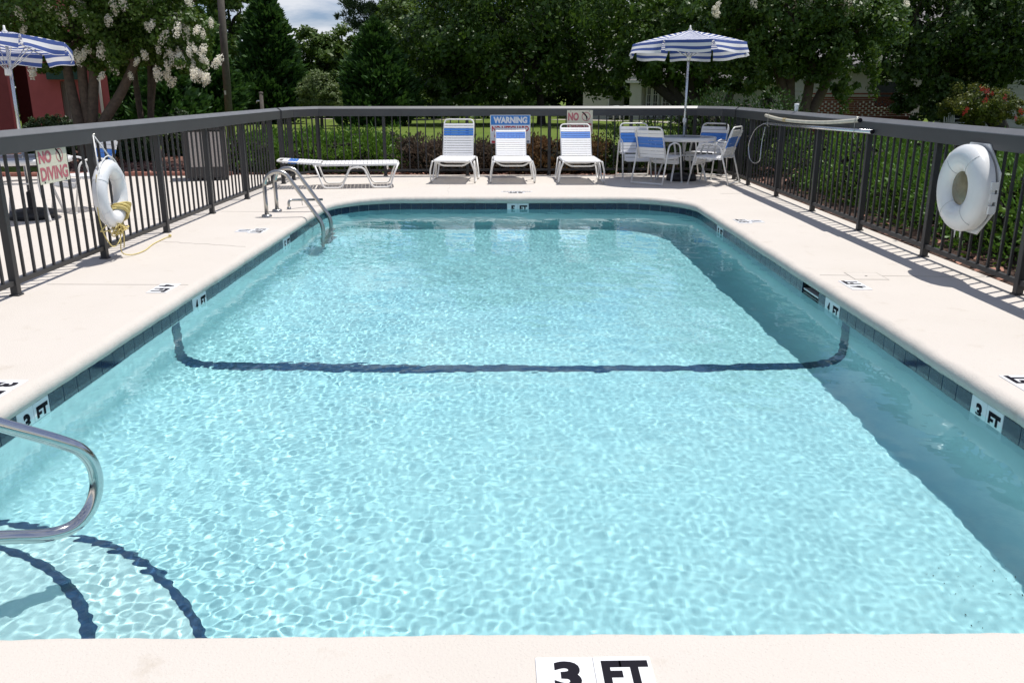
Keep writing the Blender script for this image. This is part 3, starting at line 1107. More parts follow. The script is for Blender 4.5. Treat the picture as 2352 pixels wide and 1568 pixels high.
def make_lounger(back_deg, SL=1.0):
    e = thing('sun_lounger', 'lounger', 'sun lounger')
    SH, SW, BL, BW = .355, .585, .64, .50
    ky = SL / 1.16
    r = .0135
    # continuous side frames: leg hoops joined by a middle run
    for s in (-1, 1):
        x = s * (SW / 2 + .022)
        xo = s * (SW / 2 + .062)
        pts = [(x * .96, .0, SH), (xo, .075, .20), (xo, .13, .014), (xo, .40 * ky, .014), (x, .52 * ky, SH - .045), (x, .72 * ky, SH - .045), (xo, .86 * ky, .014), (xo, 1.13 * ky, .014), (x * .98, 1.24 * ky, SH - .012)]
        MB().tube(fillet(pts, .06, 5), r, 8).build('leg_frame', M['frame'], e)
    # seat frame
    pts = [(-SW / 2, 1.27 * ky, SH - .012), (-SW / 2, .03, SH), (-SW / 2 + .05, -.01, SH - .002), (SW / 2 - .05, -.01, SH - .002), (SW / 2, .03, SH), (SW / 2, 1.27 * ky, SH - .012)]
    MB().tube(fillet(pts, .05, 5), r, 8).build('seat_frame', M['frame'], e)
    for y, dz in ((.16, .085), (.62, .07)):
        pts = [(-SW / 2, y, SH - .01), (-SW / 2 + .12, y, SH - dz), (SW / 2 - .12, y, SH - dz), (SW / 2, y, SH - .01)]
        MB().tube(fillet(pts, .05, 4), r * .9, 8).build('cross_brace', M['frame'], e)
    n = round(SL * 17.5)
    sw = strap_mesh(SW, M['strap'], (SL - .08) / (n - 1) - .007)
    for k in range(n): link('strap', sw, e, (0, .035 + (SL - .08) * k / (n - 1), SH + .006))
    # backrest hinged on the seat frame
    b = bpy.data.objects.new('backrest', None)
    C.objects.link(b); b.parent = e
    b.location = (0, SL, SH + .012)
    b.rotation_euler = (R(back_deg), 0, 0)
    pts = [(-BW / 2, -.02, 0), (-BW / 2, BL, 0), (BW / 2, BL, 0), (BW / 2, -.02, 0)]
    MB().tube(fillet(pts, .085, 7), r, 8).build('back_frame', M['frame'], b)
    wb, bb = strap_mesh(BW, M['strap'], .0345), strap_mesh(BW, M['strapb'], .0345)
    n = 13
    for k in range(n):
        y = .02 + (BL - .115) * k / (n - 1)
        o = link('strap', bb if k in (8, 9, 10) else wb, b, (0, y, .006))
        if k in (8, 9, 10): o['label'] = 'blue strap'
    # prop bar behind the backrest
    if back_deg > 20:
        a = R(back_deg)
        y2, z2 = .36 * math.cos(a), .36 * math.sin(a)
        for s in (-1, 1):
            MB().tube([(s * BW * .42, SL + y2, SH + z2), (s * BW * .45, SL + y2 + .10, SH - .03)], r * .7, 6).build('prop_bar', M['frame'], e)
        MB().tube([(-BW * .45, SL + y2 + .10, SH - .03), (BW * .45, SL + y2 + .10, SH - .03)], r * .7, 6).build('prop_bar', M['frame'], e)
    return e
for deg, loc, rz, lab in ((66, (-.955, 13.72, 0), R(-2.5), 'white and blue strap lounger with raised back, left of the WARNING sign'),
                          (50, (.02, 13.70, 0), R(2.0), 'white and blue strap lounger with raised back, in front of the WARNING sign'),
                          (52, (1.11, 13.62, 0), R(1.5), 'white and blue strap lounger with raised back, in front of the far NO DIVING sign')):
    o = make_lounger(deg)
    o['label'] = lab
    o['group'] = 'strap loungers at the far end'
    o.location = loc; o.rotation_euler.z = rz
o = make_lounger(4, 1.16)
o['label'] = 'white strap lounger lying flat with a blue head band, behind the pool ladder'
o['group'] = 'strap loungers at the far end'
o.location = (-1.78, 13.52, 0); o.rotation_euler.z = R(90 + 9)

# ------------------------------------------------------------------ chairs
def make_chair():
    """faces local -y; origin on the floor under the seat"""
    e = thing('strap_chair', 'chair', 'chair')
    r = .0125
    for s in (-1, 1):
        x = s * .275
        pts = [(x, -.33, .008), (x, -.205, .60), (x, -.05, .645), (x, .16, .615), (x, .20, .45), (x, .33, .008)]
        MB().tube(fillet(pts, .075, 6), r, 8).build('side_frame', M['frame'], e)
        MB().cbox((x, -.33, .010), (.03, .03, .02), .003).build('foot_cap', M['case'], e)
    MB().tube([(-.275, .325, .03), (.275, .325, .03)], r, 8).build('stretcher', M['frame'], e)
    # back frame: hoop
    pts = [(-.235, .17, .41), (-.235, .335, .885), (.235, .335, .885), (.235, .17, .41)]
    MB().tube(fillet(pts, .085, 7), r, 8).build('back_frame', M['frame'], e)
    pts = [(-.235, .20, .405), (-.235, -.22, .425), (-.235, -.275, .30), (.235, -.275, .30), (.235, -.22, .425), (.235, .20, .405)]
    MB().tube(fillet(pts, .045, 5), r, 8).build('seat_frame', M['frame'], e)
    for s in (-1, 1): MB().tube([(s * .235, .18, .41), (s * .275, .205, .42)], r, 6).build('bracket', M['frame'], e)
    for s in (-1, 1): MB().tube([(s * .235, -.22, .42), (s * .275, -.235, .42)], r, 6).build('bracket', M['frame'], e)
    wb, bb = strap_mesh(.47, M['strap'], .050), strap_mesh(.47, M['strapb'], .050)
    a = math.atan2(.885 - .41, .335 - .17)
    n = 8
    for k in range(n):
        t = .06 + .78 * k / (n - 1)
        o = link('strap', bb if 3 <= k <= 5 else wb, e, (0, .17 + .165 * t - .006, .41 + .475 * t), (a, 0, 0))
        if 3 <= k <= 5: o['label'] = 'blue strap'
    for k in range(7): link('strap', wb, e, (0, .155 - .062 * k, .412 + .002 * k + .006))
    for k in range(2): link('strap', wb, e, (0, -.245 - .022 * k, .385 - .055 * k), (R(66), 0, 0))
    return e
ch = make_chair()
spots = [((2.10, 14.72, 0), R(3), 'white and blue strap chair facing the pool, left of the umbrella table'),
         ((2.31, 13.80, 0), R(180 - 38), 'white and blue strap chair before the umbrella table, its back to the pool'),
         ((3.27, 14.72, 0), R(-38), 'white and blue strap chair behind the umbrella table in the fence corner'),
         ((3.22, 13.78, 0), R(-122), 'white and blue strap chair right of the umbrella table seen side-on')]
for i, (loc, rz, lab) in enumerate(spots):
    o = ch if i == 0 else copy_tree(ch)
    o.location = loc; o.rotation_euler.z = rz
    o['label'] = lab; o['group'] = 'strap chairs round the umbrella table'
for loc, rz, lab in (((-5.30, 10.75, 0), R(-35), 'white and blue strap chair seen behind the left fence and its NO DIVING sign'),
                     ((-6.25, 9.35, 0), R(150), 'white strap chair beyond the left fence at the frame edge'),):
    o = copy_tree(ch)
    o.location = loc; o.rotation_euler.z = rz
    o['label'] = lab; o['group'] = 'strap chairs beyond the left fence'

# ------------------------------------------------------------------ tables and umbrellas
def make_table(loc, lab, rad=.52):
    e = thing('round_table', lab, 'table', loc)
    zt = .695
    MB().lathe([(.03, zt), (rad - .02, zt), (rad - .02, zt - .008), (.03, zt - .008), (.03, zt)], n=40).build('table_top', M['ttop'], e)
    MB().lathe([(rad - .025, zt + .004), (rad, zt + .006), (rad + .008, zt - .004), (rad + .008, zt - .05), (rad - .004, zt - .054), (rad - .025, zt - .05), (rad - .025, zt + .004)], n=40).build('rim', M['frame'], e)
    for k in range(4):
        a = R(45 + 90 * k + 12)
        d = Vector((math.cos(a), math.sin(a), 0))
        pts = [d * (rad - .07) + Vector((0, 0, zt - .02)), d * (rad - .16) + Vector((0, 0, zt - .12)), d * (rad - .21) + Vector((0, 0, .40)), d * (rad - .12) + Vector((0, 0, .10)), d * (rad - .09) + Vector((0, 0, .006))]
        MB().tube(spline(pts, 5), .016, 8).build('leg', M['frame'], e)
    MB().tube([(.24 * math.cos(t), .24 * math.sin(t), .42) for t in np.linspace(0, 2 * PI, 25)[:-1]], .011, 6, closed=True).build('brace_ring', M['frame'], e)
    return e
def make_umbrella(loc, lab, rz=0, cs=.94, apex=2.335, edge=2.105, tilt=0, vl=.172):
    e = thing('patio_umbrella', lab, 'umbrella', loc)
    MB().lathe([(.001, .0), (.245, .0), (.248, .055), (.225, .095), (.12, .115), (.035, .12), (.033, .30), (.022, .31), (.001, .31)], n=28).build('base', M['black'], e)
    MB().tube([(0, 0, .25), (.004, 0, 1.2), (.012, 0, apex - .01)], .0185, 10).build('pole', M['alu'], e)
    MB().lathe([(.026, .925), (.03, .93), (.03, .985), (.026, .99), (.018, .992)], n=12).build('collar', M['frame'], e)
    cx = .012
    MB().lathe([(.001, apex + .075), (.010, apex + .072), (.014, apex + .03), (.030, apex + .012), (.032, apex - .004), (.001, apex - .01)], (cx, 0, 0), 14).build('finial', M['frame'], e)
    cv = bpy.data.objects.new('canopy', None)
    C.objects.link(cv); cv.parent = e; cv.matrix_local = Matrix.Translation((cx, 0, apex)) @ Matrix.Rotation(tilt, 4, 'X') @ Matrix.Translation((0, 0, -apex)) @ Matrix.Rotation(rz, 4, 'Z')
    rng = np.random.default_rng(int(loc[0] * 100) % 97)
    for k in range(8):
        a0, a1 = 2 * PI * k / 8, 2 * PI * (k + 1) / 8
        p0, p1 = Vector((math.cos(a0), math.sin(a0), 0)), Vector((math.cos(a1), math.sin(a1), 0))
        nt, ns = 9, 8
        v, f, uv = [], [], []
        ap_ = math.cos(PI / 8) * cs
        sl = math.hypot(ap_, apex - edge)
        for i in range(nt + 1):
            t = .01 + .99 * i / nt
            for j in range(ns + 1):
                u = j / ns
                q = (p0 * (1 - u) + p1 * u) * cs * t
                z = apex + (edge - apex) * t - .035 * math.sin(PI * t) * math.sin(PI * u) + .012 * math.sin(PI * t)
                z += rng.normal() * .0012
                v.append((q.x, q.y, z)); uv.append((u, sl * t))
        w_ = ns + 1
        for i in range(nt):
            for j in range(ns): f.append((i * w_ + j, (i + 1) * w_ + j, (i + 1) * w_ + j + 1, i * w_ + j + 1))
        me = MB().add(v, f, True).mesh('canopy_panel', M['canopy'])
        ul = me.uv_layers.new(name='UVMap')
        for lp in me.loops: ul.data[lp.index].uv = uv[lp.vertex_index]
        pn = link('canopy_panel', me, cv)
        # hanging flap along the hem, slightly ruffled, gaps at the ribs
        v, f, uv = [], [], []
        mid_n = (p0 + p1).normalized()
        ph = rng.uniform(0, 6)
        fl = rng.uniform(-.04, .20)
        for i in range(5):
            t = i / 4
            for j in range(13):
                u = .02 + .96 * j / 12
                q = (p0 * (1 - u) + p1 * u) * cs
                out = (fl + .05 * math.sin(u * 5 + ph) * t + .03 * math.sin(u * 11 + ph * 2) * t) * t * vl * 3
                pinch = (1 - abs(2 * u - 1) ** 6 * .05 * t)
                q2 = q * pinch + mid_n * out
                dz = .016 * math.sin(u * 5.5 + ph) * t
                v.append((q2.x, q2.y, edge - vl * t * (1 - .25 * abs(fl)) + dz)); uv.append((u, .090 * 11.53 + vl * t))
        for i in range(4):
            for j in range(12): f.append((i * 13 + j, (i + 1) * 13 + j, (i + 1) * 13 + j + 1, i * 13 + j + 1))
        me = MB().add(v, f, True).mesh('valance', M['canopy'])
        ul = me.uv_layers.new(name='UVMap')
        for lp in me.loops: ul.data[lp.index].uv = uv[lp.vertex_index]
        link('valance', me, cv)
        MB().tube([(0, 0, apex - .03), tuple(p0 * cs * .98 + Vector((0, 0, edge - .012)))], .006, 6).build('rib', M['alu'], cv)
        MB().tube([(0, 0, apex - .42), tuple(p0 * cs * .52 + Vector((0, 0, apex + (edge - apex) * .52 - .022)))], .005, 6).build('strut', M['alu'], cv)
    MB().lathe([(.03, apex - .46), (.034, apex - .45), (.034, apex - .39), (.03, apex - .38), (.018, apex - .38)], n=12).build('runner', M['frame'], cv)
    return e
make_table((2.80, 14.30, 0), 'round white table with the umbrella pole through it in the far right corner', .52)
make_umbrella((2.80, 14.30, 0), 'blue and white striped umbrella over the white table in the far right corner', R(10), tilt=R(-3))
make_table((-5.62, 9.95, 0), 'round white table beyond the left fence under the cut-off umbrella', .52)
make_umbrella((-5.60, 9.98, 0), 'blue and white striped umbrella beyond the left fence, cut by the frame edge', R(-4), .68, 2.045, 1.925, R(-8), .14)

# ------------------------------------------------------------------ pool ladder, grab rail and other steelwork
def ladder():
    e = thing('pool_ladder', 'stainless steel pool ladder with two arched rails at the far left edge', 'pool ladder', (-2.9, 10.33, 0))
    R_ = .024
    for dy in (-.23, .23):
        pts = [(.0, dy, 0), (.0, dy, .40), (.015, dy, .62), (.30, dy, .60), (.70, dy, .03), (.74, dy, -.10), (.74, dy, -1.15)]
        p = [Vector((0, dy, 0)), Vector((0, dy, .36))]
        for a in np.linspace(PI, .28 * PI, 14): p.append(Vector((.165 + .165 * math.cos(a), dy, .36 + .165 * math.sin(a))))
        end = p[-1]
        tgt = Vector((.62, dy, -.03))
        p.append(end * .6 + tgt * .4)
        p += fillet([end * .2 + tgt * .8, Vector((.655, dy, -.085)), Vector((.655, dy, -.24)), Vector((.655, dy, -1.15))], .10, 6)
        o = MB().tube(p, R_, 12).build('rail', M['brushed'], e)
        receives(o)
        MB().lathe([(.024, .028), (.05, .026), (.060, .016), (.060, .001)], (0, dy, 0), 20).build('flange', M['brushed'], o)
    for z in (-.42, -.70, -.98):
        o = MB().cbox((.66, 0, z), (.10, .46, .03), .006).build('tread', M['brushed'], e)
        receives(o)
ladder()
def anchor_pipe():
    e = thing('bent_pipe', 'short bent steel pipe standing on the far left pool edge beside the ladder', 'pipe', (-2.80, 10.75, 0))
    pts = [(0, 0, 0), (0, 0, .115), (.34, .38, .075)]
    MB().tube(fillet(pts, .05, 6), .016, 10).build('pipe', M['brushed'], e)
    MB().lathe([(.016, .03), (.024, .028), (.026, .001)], (0, 0, 0), 12).build('clamp', M['brushed'], e)
    MB().tube([(.13, .145, .10), (.135, .15, .03)], .004, 6).build('pin', M['brushed'], e)
anchor_pipe()
def handrail():
    e = thing('stair_handrail', 'polished chrome handrail loop over the corner steps', 'handrail', (-2.52, 1.72, 0))
    d = Vector((.665, .747, 0)).normalized()
    def p(s, z): return d * s + Vector((0, 0, z))
    full = fillet([p(0, 0), p(0, .97), p(.22, 1.02)], .12, 6) + spline([p(.40, .955), p(.80, .68), p(1.05, .508), p(1.232, .381), p(1.321, .322), p(1.396, .271), p(1.464, .217), p(1.498, .158), p(1.507, .092), p(1.497, .033), p(1.470, -.020), p(1.425, -.058), p(1.368, -.070), p(1.285, -.055), p(1.17, -.012), p(.95, .06), p(.78, .09), p(.70, .05), p(.68, -.10), p(.68, -.50)], 8)
    o = MB().tube(full, .0242, 16).build('rail', M['steel'], e)
    receives(o)
    MB().lathe([(.024, .028), (.05, .026), (.06, .016), (.06, .001)], (0, 0, 0), 20).build('flange', M['steel'], e)
handrail()

# ------------------------------------------------------------------ ring buoys
def torus(mb, Rm, r, n=40, m=16, sq=1.0, axis='X'):
    v, f = [], []
    for i in range(n):
        a = 2 * PI * i / n
        for k in range(m):
            b = 2 * PI * k / m
            q = Rm + r * math.cos(b)
            v.append((r * sq * math.sin(b), q * math.cos(a), q * math.sin(a)))
    for i in range(n):
        for k in range(m):
            j, l = (i + 1) % n, (k + 1) % m
            f.append((i * m + k, j * m + k, j * m + l, i * m + l))
    return mb.add(v, f, True)
def ring_buoy():
    e = thing('ring_buoy', 'white ring buoy hung by a rope on the left fence', 'ring buoy', (-3.50, 7.50, .575), R(4))
    torus(MB(), .225, .066, 48, 18, .9).build('ring', M['ring'], e)
    for a in (35, 145, 215, 325):
        a = R(a)
        t = MB()
        v, f = [], []
        for k in range(17):
            b = 2 * PI * k / 16
            for da in (-.075, .075):
                q = .225 + .0685 * math.cos(b)
                v.append((.0625 * math.sin(b), q * math.cos(a + da), q * math.sin(a + da)))
        for k in range(16): f.append((2 * k, 2 * k + 1, 2 * k + 3, 2 * k + 2))
        t.add(v, f, True).build('band', M['ring'], e)
    # grab line round the rim, white hanging rope from the nail
    gl = []
    for k in range(64):
        a = 2 * PI * k / 64
        q = .298 + .022 * abs(math.sin(2 * (a - R(35) * 1.0)))
        gl.append((.012, q * math.cos(a), q * math.sin(a)))
    MB().tube(gl, .0048, 6, closed=True).build('grab_line', M['ropew'], e)
    nail = Vector((-.075, -.02, .50))
    for y, z in ((-.215, .185), (.125, .265)):
        MB().tube([(.01, y, z), tuple(nail)], .0062, 6).build('hanging_rope', M['ropew'], e)
    MB().tube([tuple(nail + Vector((-.03, 0, 0))), tuple(nail + Vector((.02, 0, .004)))], .005, 6).build('nail', M['brushed'], e)
ring_buoy()
def yellow_rope():
    e = thing('yellow_rope', 'yellow rope coiled on the left ring buoy and trailing on the terrace', 'rope', (-3.50, 7.50, 0))
    rng = random.Random(3)
    # coil wound round the bottom of the ring
    pts = []
    for k in range(150):
        t = k / 149
        a = R(-62 + 26 * t + 10 * math.sin(k * .7))
        b = 2 * PI * k / 9.0
        rr = .076 + .010 * math.sin(k * 1.3)
        q = .225 + rr * math.cos(b)
        pts.append((rr * .95 * math.sin(b), q * math.cos(a) - .02, .575 + q * math.sin(a)))
    MB().tube(spline(pts, 3), .0058, 6).build('coil', M['ropey'], e)
    bp = []
    for k in range(60):                                        # loose bundle under the ring
        bp.append((rng.gauss(.02, .035), rng.gauss(.06, .065), .275 + rng.gauss(0, .035)))
    MB().tube(spline(bp, 5), .0055, 6).build('bundle', M['ropey'], e)
    MB().tube(spline([(.02, .06, .27), (.03, .01, .16), (.02, .03, .05), (.06, .13, .012), (.08, .35, .008), (.02, .70, .008), (-.0, 1.04, .008), (.02, 1.12, .012)], 7), .0052, 6).build('tail', M['ropey'], e)
    MB().lathe([(.001, .018), (.016, .012), (.016, -.008), (.001, -.012)], (.02, 1.13, .016), 8).build('knot', M['ropey'], e)
    MB().tube(spline([(.02, -.25, .76), (.0, -.27, .55), (.01, -.26, .30), (.03, -.16, .14), (.04, -.03, .17), (.03, .05, .26)], 7), .0052, 6).build('loop', M['ropey'], e)
    MB().tube(spline([(.03, .07, .27), (.04, .06, .2), (.03, .07, .12), (.03, .055, .09)], 5), .0055, 6).build('end', M['ropey'], e)
yellow_rope()
def ring_case():
    e = thing('ring_buoy_case', 'white round ring buoy case with a dirty yellow centre on the right fence', 'ring buoy case', (FRX - .065, 6.80, .70), R(1.5))
    # octagonal back plate
    n = 8
    poly = []
    for k in range(n):
        a = R(22.5 + 45 * k)
        poly.append((.355 * math.cos(a), .375 * math.sin(a)))
    mb = MB().prism(poly, 0, .012)
    mb.v = [(y_, x_, z_) for x_, y_, z_ in mb.v]
    mb.build('back_plate', M['case'], e)
    # hollow domed cover: a half torus with a flat skirt
    prof = [(.335, -.02), (.338, -.075)]
    for a in np.linspace(.05 * PI, .97 * PI, 14): prof.append((.232 + .106 * math.cos(a), -.075 - .080 * math.sin(a)))
    prof.append((.126, -.075))
    MB().lathe(prof, n=56, axis='X').build('cover', M['case'], e)
    MB().lathe([(.136, -.098), (.11, -.104), (.06, -.111), (.001, -.113)], n=32, axis='X').build('centre_dome', M['dome'], e)
    for a in (52, 128, 232, 308):
        a = R(a)
        pts = []
        for b in np.linspace(.12 * PI, .95 * PI, 10):
            q = .232 + .1075 * math.cos(b)
            pts.append((-.075 - .0815 * math.sin(b), q * math.cos(a), q * math.sin(a)))
        MB().tube(pts, .0022, 5).build('seam', M['greyseam'], e)
    h = MB()
    for z in (-.13, -.04, .05): h.box((-.03, -.335, z), (.05, .02, .06))
    h.build('hinge', M['case'], e)
    MB().tube(fillet([(-.05, .335, -.05), (-.05, .385, -.05), (-.05, .385, .06), (-.05, .335, .06)], .015, 4), .004, 6).build('latch', M['brushed'], e)
    for y, z0, z1 in ((.10, -.33, -.41), (.02, -.335, -.40)): MB().tube([(-.04, y, z0), (-.035, y + .01, z1)], .006, 6, taper=[.010, .002]).build('drip', M['case'], e)
M['greyseam'] = mat('grey seam', (.52, .54, .53), .5)
ring_case()

# ------------------------------------------------------------------ poles on the right fence
def poles():
    x = FRX - .075
    p = spline([(x, 12.62, 1.085), (x - .005, 11.9, 1.055), (x - .005, 11.0, 1.055), (x, 10.1, 1.08), (x, 9.20, 1.135)], 8)
    e = thing('vacuum_pole', 'yellowed white pole with a bowed middle hung on the right fence, upper of two', 'pole', tuple(p[0]))
    o = p[0]
    MB().tube([q - o for q in p], .022, 10).build('pole', M['polew'], e)
    q = p[10] - o
    MB().tube([q + Vector((0, .06, 0)), q - Vector((0, .06, 0))], .026, 10).build('sleeve', M['ropeyd'], e)
    MB().tube([p[-1] - o, p[-1] - o + Vector((0, -.02, 0))], .0235, 10).build('end_cap', M['ink'], e)
    e = thing('life_hook', 'straight aluminium pole with a shepherd hook hung on the right fence, lower of two', 'life hook', (x, 12.55, .975))
    MB().tube([(0, 0, 0), (0, -3.70, .06)], .020, 10).build('pole', M['alu'], e)
    MB().tube([(0, -3.70, .06), (0, -3.72, .06)], .0215, 10).build('end_cap', M['ink'], e)
    hook = spline([(0, 0, 0), (-.03, .12, -.02), (-.05, .42, -.12), (-.05, .66, -.33), (-.05, .56, -.52), (-.05, .30, -.575), (-.05, .06, -.535), (-.05, .0, -.47), (-.03, .06, -.30), (-.0, .05, -.05)], 8)
    MB().tube(hook, .0065, 8).build('hook', M['alu'], e)
    for yy in (12.40, 9.25):
        h = thing('pole_hanger', 'thin wire hanger holding the %s end of the poles on the right fence' % ('far' if yy > 11 else 'near'), 'hanger', (x, yy, 1.15), 0, 'pole hangers on the right fence')
        MB().tube(fillet([(.03, 0, .02), (-.028, 0, .01), (-.028, 0, -.20), (.0, 0, -.215)], .015, 3), .0035, 6).build('wire', M['brushed'], h)
M['ropeyd'] = mat('tan tape', (.42, .34, .18), .7)
poles()

# ------------------------------------------------------------------ bin, pole, taps beyond the fence
def trash_bin():
    e = thing('litter_bin', 'square pebble-panelled litter bin beyond the left fence', 'litter bin', (-5.10, 14.55, 0), R(16))
    wd, h = .60, .86
    for sx in (-1, 1):
        for sy in (-1, 1): MB().cbox((sx * wd / 2, sy * wd / 2, h / 2 + .04), (.06, .06, h), .004).build('corner_post', M['binframe'], e)
    for k in range(4):
        a = k * PI / 2
        d = Vector((math.sin(a), -math.cos(a), 0)) * (wd / 2)
        MB().box((d.x, d.y, .50), (wd - .07, .03, .56), a).build('panel', M['aggregate'], e)
        MB().box((d.x, d.y, .13), (wd - .07, .045, .17), a).build('base_board', M['binframe'], e)
    MB().cbox((0, 0, .855), (wd + .06, wd + .06, .11), .02).build('lid', M['binframe'], e)
    for sx in (-1, 1): MB().box((sx * .2, -.2, .02), (.08, .3, .04)).build('foot', M['black'], e)
trash_bin()
def utility_pole():
    a, b = at(726, 395, 26), at(688, -140, 26)
    e = thing('utility_pole', 'tall grey wooden pole behind the white-flowered tree', 'utility pole', (a.x, a.y, gz(a.x, a.y)))
    d = b - Vector((a.x, a.y, gz(a.x, a.y)))
    MB().tube([(0, 0, -.2), tuple(d * .5), tuple(d)], .1, 12, taper=[.115, .105, .095]).build('shaft', M['wood'], e)
    MB().box((.0, -.11, 1.5), (.05, .02, .12)).build('tag_plate', M['brushed'], e)
utility_pole()
def standpipe():
    p = at(830, 350, 16.6)
    e = thing('water_standpipe', 'thin grey standpipe with a tap behind the far left fence corner', 'standpipe', (p.x, p.y, -.05))
    MB().tube([(0, 0, 0), (0, 0, 1.42)], .034, 10).build('pipe', M['wood'], e)
    MB().lathe([(.036, 1.40), (.04, 1.41), (.04, 1.44), (.001, 1.45)], n=10).build('cap', M['wood'], e)
    MB().tube([(0, 0, 1.28), (-.08, -.02, 1.28), (-.09, -.02, 1.24)], .016, 8).build('tap', M['brushed'], e)
standpipe()
def white_pipe():
    e = thing('pipe_stub', 'short white plastic tube standing on the right fence rail above the poles', 'pipe', (FRX + .01, 11.55, 1.165))
    MB().tube([(0, 0, 0), (0, 0, .085)], .024, 10).build('tube', M['pvc'], e)
    MB().lathe([(.024, .06), (.029, .062), (.029, .10), (.001, .102)], n=12).build('cap', M['pvc'], e)
white_pipe()

# ------------------------------------------------------------------ beds beyond the terrace
def bed(name, x0, x1, y0, y1, lab, seed, n_chip):
    nx, ny = int((x1 - x0) / .25) + 2, int((y1 - y0) / .25) + 2
    X, Y = np.meshgrid(np.linspace(x0, x1, nx), np.linspace(y0, y1, ny))
    rng = np.random.default_rng(seed)
    Z = -.055 + rng.random(X.shape) * .03
    Z[0] = Z[-1] = -.07; Z[:, 0] = Z[:, -1] = -.07
    Z[1:-1, 1:-1] += .02
    g = grid_mesh(name, np.stack([X, Y, Z], -1), M['mulchd' if 'right' in name else 'mulch'])
    tag(g, lab, kind='structure')
    P = np.stack([rng.uniform(x0 + .1, x1 - .1, n_chip), rng.uniform(y0 + .1, y1 - .1, n_chip), rng.uniform(-.03, .0, n_chip)], 1)
    a = rng.uniform(0, 2 * PI, n_chip); L = rng.uniform(.02, .055, n_chip); W = rng.uniform(.01, .025, n_chip)
    u = np.stack([np.cos(a), np.sin(a), rng.uniform(-.5, .5, n_chip)], 1) * L[:, None]
    v = np.stack([-np.sin(a), np.cos(a), rng.uniform(-.5, .5, n_chip)], 1) * W[:, None]
    o = quads('bark_chips', np.stack([P - u - v, P + u - v, P + u + v, P - u + v], 1), M['chip'])
    tag(o, 'scattered reddish bark chips on the mulch bed', kind='stuff')
bed('mulch_bed_far', -9.0, 6.0, DY1 + .002, 17.4, 'brown mulch bed behind the far fence', 1, 5000)
bed('mulch_bed_right', DX1 + .002, 7.0, 2.0, DY1, 'brown mulch bed beyond the right fence', 2, 1500)
bed('mulch_bed_left', -13.0, -5.4, 17.42, 22.5, 'reddish mulch bed under the white-flowered trees', 3, 4000)
def edging():
    e = thing('brick_edging', 'low red brick edging along the terrace beyond the left fence', 'edging', (-7.2, 15.0, 0), R(3))
    bm_ = MB().cbox((0, 0, .03), (.205, .10, .075), .006).mesh('brick', M['curb'])
    for k in range(22): link('brick', bm_, e, (-2.3 + .215 * k, random.uniform(-.006, .006), random.uniform(-.006, .006)), (0, 0, random.uniform(-.03, .03)))
edging()
for (xa, ya), (xb, yb), wd in (((-14, 62), (-2, 59), .5), ((3.0, 60), (9, 54), .7), ((9, 54), (16, 30), .9),):
    d = Vector((xb - xa, yb - ya)); L = d.length; t = d / L; nn = Vector((-t.y, t.x)) * wd
    v = []
    for k in range(9):
        q = Vector((xa, ya)) + d * k / 8
        for s in (-1, 1): v.append((q.x + nn.x * s, q.y + nn.y * s, gz(q.x, q.y) + .02))
    o = MB().add(v, [(2 * k, 2 * k + 1, 2 * k + 3, 2 * k + 2) for k in range(8)]).build('path', M['path'])
    tag(o, 'thin pale path crossing the far lawn', kind='structure')

# ------------------------------------------------------------------ foliage
def leaves(rng, P, N, L, W, fold=.0):
    """diamond leaves at P facing N (both (n,3)), length L and width W arrays"""
    n = len(P)
    N = N / np.linalg.norm(N, axis=1, keepdims=True)
    a = rng.normal(size=(n, 3))
    u = a - N * (a * N).sum(1, keepdims=True)
    u /= np.linalg.norm(u, axis=1, keepdims=True)
    v = np.cross(N, u)
    L, W = L[:, None] / 2, W[:, None] / 2
    return np.stack([P - u * L, P + v * W - N * L * fold, P + u * L, P - v * W - N * L * fold], 1)
def sprays(rng, P, D, L, W):
    """narrow pointed tufts at P growing along D"""
    n = len(P)
    D = D / np.linalg.norm(D, axis=1, keepdims=True)
    a = rng.normal(size=(n, 3))
    v = np.cross(D, a)
    v /= np.linalg.norm(v, axis=1, keepdims=True)
    L, W = L[:, None], W[:, None] / 2
    return np.stack([P, P + D * L * .45 + v * W, P + D * L, P + D * L * .45 - v * W], 1)

def crown_points(rng, blobs, n_leaf, sub=.26, up=.35, per=90, shell=.55):
    """leaf positions and normals: every blob is broken into clumps, every clump into leaves"""
    vol = np.array([(b[1][0] * b[1][2]) for b in blobs])
    share = vol / vol.sum()
    PP, NN, CC = [], [], []
    for (c, r), s in zip(blobs, share):
        n = int(n_leaf * s)
        m = max(6, n // per)
        d = rng.normal(size=(m, 3)); d /= np.linalg.norm(d, axis=1, keepdims=True)
        rad = shell + (1 - shell) * rng.random(m) ** .6
        rr = np.array(r)
        cc = np.array(c) + d * rad[:, None] * rr * (1 + rng.normal(size=(m, 1)) * .10)
        sr = sub * rr.mean() * rng.uniform(.6, 1.35, m)
        k = rng.integers(0, m, n)
        e = rng.normal(size=(n, 3)); e /= np.linalg.norm(e, axis=1, keepdims=True)
        q = rng.random(n) ** .45
        P = cc[k] + e * (sr[k] * q)[:, None] * np.array([1, 1, .75])
        Nn = e * .7 + d[k] * .5 + rng.normal(size=(n, 3)) * .55 + np.array([0, 0, up])
        PP.append(P); NN.append(Nn); CC.append(cc)
    return np.concatenate(PP), np.concatenate(NN), np.concatenate(CC)

